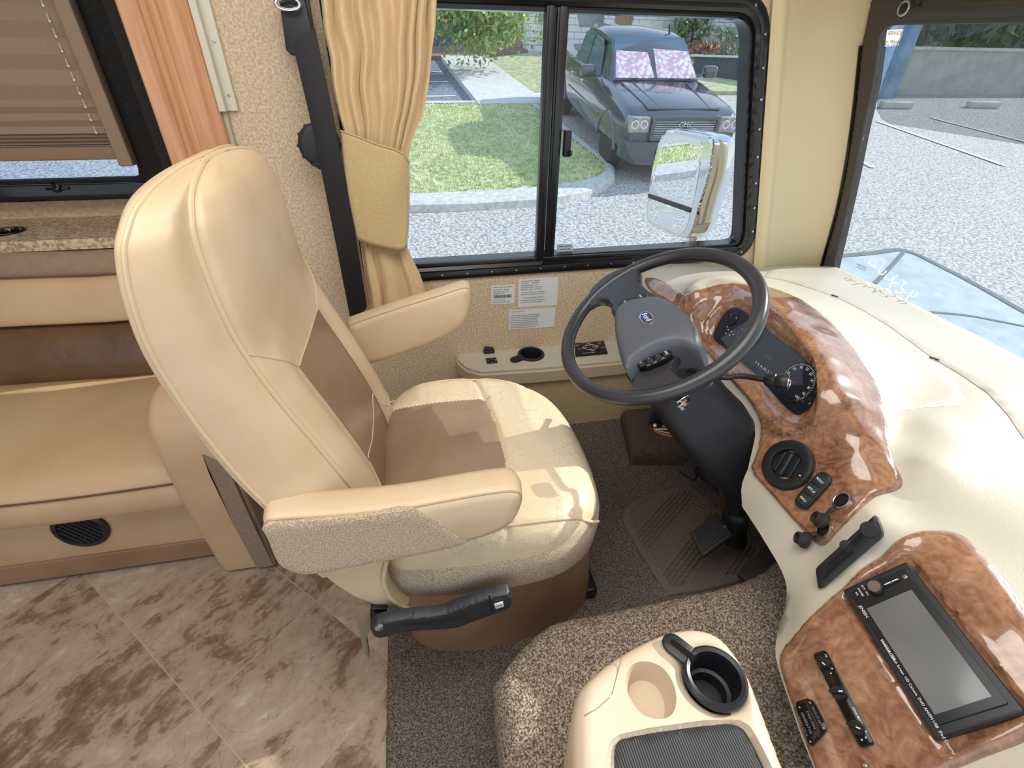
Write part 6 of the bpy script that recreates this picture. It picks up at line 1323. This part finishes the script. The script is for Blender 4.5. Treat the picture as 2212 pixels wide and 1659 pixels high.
mk('coping', prism([A1 + A_([-.1, -.05, h1]), B1 + A_([.1, -.05, h1]), B1 + A_([.1, .2, h1]), A1 + A_([-.1, .2, h1])], (0, 0, .06)), conc, pw_, smooth=False)

# view through the windshield
slabm = mat('apron_concrete', 'a9b5ba', .8, c2='bcc8cc', nscale=5, ndetail=8)
ap = thing('concrete_apron', 'bluish smooth concrete slab just ahead of the windshield', 'concrete slab', g(2000, 640))
mk('apron_slab', slab('', gg(((1700, 562), (1815, 549), (1880, 546), (1955, 540), (2040, 578), (2120, 620), (2212, 672), (2380, 760), (2380, 1000), (1700, 1000))), .02, None), slabm, ap, smooth=False)
def crack(pts, wd, m_, nm, par, lift=.024): 
    c = cat_rom([g(x, y, lift) for x, y in pts], 4); return mk(nm, tube(c, wd, 6, flat=.15, upv=nG), m_, par)
dk_ = mat('crack_dark', '777d7e', .9)
crack([(1955, 541), (1925, 575), (1890, 612)], .03, dk_, 'expansion_joint', ap); crack([(1985, 672), (2080, 680), (2150, 692), (2250, 712)], .02, dk_, 'crack_line', ap); crack([(1700, 563), (1880, 547), (1955, 541), (2040, 579), (2120, 621), (2212, 673), (2380, 761)], .05, dk_, 'slab_edge', ap)
gr_ = thing('drain_grate', 'long dark drain grate at the edge of the concrete slab', 'grate', g(1900, 640, .02))
gb = []
for i in range(14):
    t = i / 14; x = 1862 + 125 * t; y = 612 + 62 * t; a, b = g(x, y, .03), g(x + 6.5, y + 3.2, .03); c = g(x - 8, y + 24, .03); gb.append(prism([a, b, b + (c - a), c], nG * .006))
mk('grate_bars', join(*gb), mat('grate_dark', '5c6a70', .7), gr_, smooth=False)
for i, (a, b, L_) in enumerate((((1895, 262), (2170, 358), 'long white stall line beginning beside the windshield pillar'), ((2010, 254), (2260, 318), 'white stall line seen through the tinted sun visor'), ((1860, 348), (1885, 362), 'short white line stub low beside the windshield pillar'))):
    A1, B1 = g(*a, .012), g(*b, .012); d = unit(B1 - A1); s_ = unit(np.cross(nG, d)) * .05; t_ = thing('stall_line', L_, 'parking line', (A1 + B1) / 2); mk('paint', prism([A1 - s_, B1 - s_, B1 + s_, A1 + s_], nG * .006), M['white'], t_, smooth=False)
for c_, L_ in (((1932, 233), 'concrete wheel stop nearest the windshield pillar'), ((2120, 232), 'concrete wheel stop further right behind the sun visor')):
    a, b = g(c_[0] - 32, c_[1], 0), g(c_[0] + 32, c_[1] + 1, 0); d = unit(b - a); s_ = unit(np.cross(nG, d)) * .10; t_ = thing('wheel_stop', L_, 'wheel stop', (a + b) / 2); mk('block', prism([a - s_, b - s_, b + s_, a + s_], nG * .16, .03), conc, t_)
lw_ = thing('block_wall', 'long pale concrete block wall at the end of the parking lot', 'wall', g(2050, 200))
def gx(x, y, X): return ux(x, y, X)
A1, B1 = g(1780, 205), g(2300, 205); 
WX = mat('block_wall_paint', 'b9bbb8', .8, c2='c9cbc8', nscale=3)
hW = 1.15
mk('wall_run', prism([A1 - A_([0, 0, .4]), B1 - A_([0, 0, .4]), B1 + A_([.2, .2, -.4]), A1 + A_([.2, .2, -.4])], (0, 0, hW + .4)), WX, lw_, smooth=False)
mk('wall_cap', prism([A1 + A_([-.1, -.1, hW]), B1 + A_([-.1, -.1, hW]), B1 + A_([.3, .3, hW]), A1 + A_([.3, .3, hW])], (0, 0, .08)), conc, lw_, smooth=False)
hill = thing('wooded_hillside', 'dark green wooded hillside rising behind the block wall', 'hillside', A1 * .5 + B1 * .5 + A_([3, 3, 0]))
for i in range(9):
    t = i / 8; p = A1 * (1 - t) + B1 * t + A_([3.5, 3.5, .9]) + A_([random.uniform(-1, 1), random.uniform(-1, 1), 0])
    mk('trees', leaf_cloud(p, (2.4, 2.0, 1.7 + .3 * (i % 3) - .9 * (1 - t) * 0), 900, .26, blobs=9, seed=20 + i), mat('hill_leaf', '5d6f58', .7, c2='76876c', nscale=2) if i == 0 else bpy.data.materials['hill_leaf'], hill, smooth=False)
bt = thing('brick_outbuilding', 'blue grey brick wall glimpsed between pillar and sun visor', 'building', g(1900, 195))
p0 = ray(1912, 120); A1 = g(1850, 203); B1 = g(1935, 203); 
mk('wall_block', prism([A1 - A_([0, 0, .3]) - A_([.6, .6, 0]), B1 - A_([0, 0, .3]) - A_([.6, .6, 0]), B1 - A_([0, 0, .3]), A1 - A_([0, 0, .3])], (0, 0, 2.6)), mat('blue_brick', '7f9dc0', .8, c2='9ab6d4', nscale=2), bt, smooth=False)

# side mirror
mr = thing('side_mirror', 'chrome towing style side mirror outside the driver window', 'mirror', uy(1470, 520, 1.9))
nm_ = unit(A_([-1, -.12, -.02])); PM = Plane(uy(1465, 360, 1.9), nm_, (0, 0, 1))
msh = [(1405, 400), (1412, 350), (1428, 292), (1440, 281), (1458, 279), (1530, 291), (1545, 302), (1543, 330), (1535, 380), (1515, 440), (1500, 500), (1488, 515), (1470, 514), (1412, 490), (1398, 478), (1396, 450)]
mhead = smoothpoly(pix(PM, msh), 1); hd = mk('mirror_head', sheet(PM, mhead, .006, .006, .008, sink=.02), M['chrome'], mr)
bp2 = PM.F[:, 2]; S = []
for d, off_ in ((0, -.02), (-.004, -.05), (.002, -.085), (.02, -.11), (.05, -.125)): S.append([PM.to3(q, A_(off_)) for q in offpoly(resample(mhead, .006), d)])
mk('mirror_shell', loft(S), M['chrome'], hd)
mk('main_glass', sheet(PM, smoothpoly(pix(PM, [(1410, 415), (1418, 350), (1434, 298), (1446, 288), (1514, 300), (1521, 312), (1517, 350), (1501, 440), (1494, 448), (1480, 443)]), 1), .008, .001, .01, sink=-.004), M['mirror'], mr)
mk('convex_glass', sheet(PM, smoothpoly(pix(PM, [(1406, 425), (1450, 442), (1494, 460), (1490, 480), (1480, 503), (1466, 505), (1415, 482), (1401, 470)]), 1), .008, .001, .01, sink=-.004, disp=lambda q: .006 * (1 - np.clip(np.hypot(*(q - q.mean(0)).T) / .05, 0, 1) ** 2)), M['mirror'], mr)
mk('divider', prism([PM.to3(PM.at(x, y), A_(.007)) for x, y in ((1404, 418), (1496, 449), (1494, 459), (1404, 427))], nm_ * .003), M['black'], mr)
P = PM.to3(PM.at(1478, 505), A_(-.05)); mk('mount_arm', tube(cat_rom([P, P + A_([.0, -.01, -.07]), P + A_([.04, -.16, -.14]), A_([P[0] + .06, 1.56, P[2] - .15])], 5), [.022] * 16, 14), M['chrome'], mr)

# pickup
tk = thing('pickup_truck', 'black crew cab pickup truck parked facing the window with a pink sunshade', 'pickup truck', (4.488, 9.139, -.414))
TY, TPh = -1.612, -.152
cT, sT = math.cos(TY), math.sin(TY); RTk = rz(TY) @ A_([[math.cos(TPh), 0, -math.sin(TPh)], [0, 1, 0], [math.sin(TPh), 0, math.cos(TPh)]])
def tk_(vf): return xf(vf, RTk, (4.488, 9.139, -.414))
paint = mat('black_paint_hazed', '39434e', .16, spec=.9, coat=1.0)  # black paint lightened: sky reflection and glass haze put into the base colour
def sec(x, hw, zb, zt, tum, r=.06, wt=None):         # cross-section at x: (y,z) loop
    wt = wt if wt is not None else hw - tum; return [(x, -hw + .04, zb), (x, -hw, zb + .06), (x, -hw, zb + .35), (x, -hw + .02, zt - .14), (x, -wt, zt - .03), (x, -wt + .08, zt), (x, 0, zt + .025), (x, wt - .08, zt), (x, wt, zt - .03), (x, hw - .02, zt - .14), (x, hw, zb + .35), (x, hw, zb + .06), (x, hw - .04, zb)]
bodyS = [sec(.90, .90, .60, .98, .06), sec(.80, .95, .52, 1.08, .06), sec(.55, .99, .50, 1.13, .08), (sec(.0, 1.0, .50, 1.19, .10)), sec(-.6, 1.0, .45, 1.24, .08), sec(-1.5, .99, .42, 1.25, .05), sec(-2.6, .99, .42, 1.25, .05), sec(-3.0, .99, .45, 1.25, .05), sec(-4.7, .98, .50, 1.25, .05), sec(-4.8, .95, .55, 1.2, .05)]
mk('body', tk_(loft(bodyS)), paint, tk, auto=40)
def cabs(x, w0, w1, z0, z1): return [(x, -w0, z0), (x, -w1, z1 - .06), (x, -w1 + .1, z1), (x, 0, z1 + .03), (x, w1 - .1, z1), (x, w1, z1 - .06), (x, w0, z0)]
mk('cab', tk_(loft([cabs(-.62, .86, .84, 1.2, 1.26), cabs(-1.00, .88, .74, 1.2, 1.62), cabs(-1.32, .90, .70, 1.2, 1.83), cabs(-2.0, .90, .70, 1.2, 1.88), cabs(-2.7, .90, .70, 1.2, 1.86), cabs(-3.05, .88, .68, 1.2, 1.70), cabs(-3.12, .86, .70, 1.2, 1.3)])), paint, tk, auto=40)
tg = mat('truck_glass', '5a7284', .06, spec=.9)
def tq(P, d, m_, nm, par=tk, bev=0.0): return mk(nm, tk_(prism(P, d, bev)), m_, par, smooth=False)
ws_ = tq([(-.60, -.80, 1.25), (-.60, .80, 1.25), (-1.27, .66, 1.80), (-1.27, -.66, 1.80)], (.02, 0, .02), tg, 'windshield')
pk = mat('pink_sunshade', 'c9a8c0', .5, c2='f0e8ee', nscale=14, ndetail=5, ramp=(.45, .6))
tq([(-.61, -.76, 1.275), (-.61, -.04, 1.275), (-1.00, -.10, 1.60), (-1.03, -.68, 1.62)], (.026, 0, .026), pk, 'sunshade', ws_); tq([(-.61, .02, 1.275), (-.61, .76, 1.275), (-1.03, .68, 1.62), (-1.06, .02, 1.65)], (.026, 0, .026), pk, 'sunshade', ws_)
mk('sunshade_lettering', tk_(text('Nice Price', .16, (-.655, .38, 1.35), frame(unit((.64, 0, .77)), (-.64, 0, .77)) @ A_([[-1, 0, 0], [0, 1, 0], [0, 0, 1]]) if False else frame(unit((.64, 0, .77)), (-.5, 0, .6)), .006)), M['white_print'], ws_, smooth=False)
mk('wiper', tk_(tube([(-.52, -.55, 1.27), (-.62, -.3, 1.30), (-.60, .02, 1.28)], .012, 6)), M['black'], tk); mk('wiper', tk_(tube([(-.52, .15, 1.27), (-.62, .4, 1.30), (-.60, .66, 1.28)], .012, 6)), M['black'], tk)
for s in (-1, 1):
    tq([(-1.12, s * .875, 1.27), (-1.35, s * .795, 1.62), (-1.50, s * .765, 1.74), (-1.95, s * .765, 1.76), (-1.95, s * .895, 1.27)], (0, s * .02, .0), tg, 'door_window'); tq([(-2.02, s * .895, 1.27), (-2.02, s * .765, 1.76), (-2.65, s * .765, 1.74), (-2.8, s * .89, 1.27)], (0, s * .02, .0), tg, 'door_window')
    mo = mk('door_mirror', tk_(box((-1.02, s * 1.18 - .13, 1.24), (-.88, s * 1.18 + .13, 1.44), .05)), paint, tk); mk('mirror_arm', tk_(tube([(-.98, s * .92, 1.26), (-.96, s * 1.1, 1.30)], .03, 8)), paint, mo)
    mk('headlight', tk_(box((.70, s * .76 - .17, .80), (.93, s * .76 + .17, 1.03), .03)), mat('headlight_lens', 'c0b8ae', .1, c2='8b8480', nscale=12) if s == -1 else bpy.data.materials['headlight_lens'], tk)
    for k in (0, 1): mk('headlamp_ring', tk_(tube([(.935, s * .70 + k * s * .15 + .055 * math.cos(a), .93 + .055 * math.sin(a)) for a in np.linspace(0, 2 * math.pi, 20, endpoint=False)], .010, 6, closed=True)), M['white'], tk)
    mk('fog_lamp', tk_(lathe([(0.075, 0), (0.07, .02), (0, .025)], (.97, s * .62, .50), (1, 0, 0), 24)), M['steel'], tk)
    for xw in (0, -3.65):
        wh = mk('wheel', tk_(lathe([(0.26, -.12), (0.38, -.11), (0.41, -.06), (0.41, .06), (0.38, .11), (0.27, .12)], (xw, s * .86, .41), (0, s, 0), 40)), M['rubber'], tk)
        mk('wheel_rim', tk_(join(lathe([(0.27, .10), (0.25, .06), (0.08, .05), (0.07, .09), (0, .09)], (xw, s * .86, .41), (0, s, 0), 30, cap=False), *[xf(cbox(.035, .04, .22, .01), ry(a), (xw + .15 * math.sin(a), s * .955, .41 + .15 * math.cos(a))) for a in np.linspace(0, 2 * math.pi, 6, endpoint=False)])), mat('alloy', '70767d', .3, metal=.8) if xw == 0 and s == -1 else bpy.data.materials['alloy'], wh)
        mk('wheel_arch', tk_(tube([(xw + .47 * math.cos(a), s * .985, .43 + .47 * math.sin(a)) for a in np.linspace(0, math.pi, 20)], .03, 8)), paint, tk)
    for xh in (-1.95, -2.75): mk('door_handle', tk_(box((xh, s * 1.0 - .02, 1.02), (xh + .16, s * 1.0 + .02, 1.05), .008)), M['chrome'], tk)
    mk('body_moulding', tk_(box((-2.9, s * 1.0 - .012, .70), (-.55, s * 1.0 + .012, .76), .008)), paint, tk)
bmp = [[(x, y * k, z) for y, z in ((-1, .68), (-1, .42), (-.85, .34), (0, .30), (.85, .34), (1, .42), (1, .68), (0, .70))] for x, k in ((.70, .99), (.86, .99), (.96, .92), (1.0, .80))]
mk('front_bumper', tk_(loft(bmp)), paint, tk, auto=40); mk('bumper_intake', tk_(box((.985, -.45, .42), (1.01, .45, .58), .01)), M['black'], tk)
mk('grille_surround', tk_(join(box((.88, -.56, 1.0), (.97, .56, 1.06), .015), box((.88, -.58, .70), (.97, -.52, 1.05), .015), box((.88, .52, .70), (.97, .58, 1.05), .015), box((.88, -.56, .69), (.97, .56, .74), .015))), paint, tk)
gl_ = mk('grille', tk_(box((.88, -.54, .72), (.92, .54, 1.02))), M['black'], tk)
for k in range(11): mk('grille_bar', tk_(box((.91, -.53, .745 + k * .026), (.935, .53, .753 + k * .026))), M['chrome'], gl_, smooth=False)
mk('grille_emblem', tk_(text('GMC', .11, (.945, .0, .93), frame((1, 0, 0), (0, 0, 1)), .004)), M['chrome'], gl_)
mk('hood', tk_(prism([(.78, -.62, 1.10), (.78, .62, 1.10), (-.45, .70, 1.235), (-.45, -.70, 1.235)], (0, 0, .035), .015)), paint, tk)
mk('hood_crease', tk_(tube([(.75, -.42, 1.135), (-.4, -.50, 1.268)], .012, 6)), paint, tk); mk('hood_crease', tk_(tube([(.75, .42, 1.135), (-.4, .50, 1.268)], .012, 6)), paint, tk)
mk('antenna', tk_(tube([(-1.45, .45, 1.84), (-1.52, .45, 1.98)], .02, 8)), M['black'], tk)
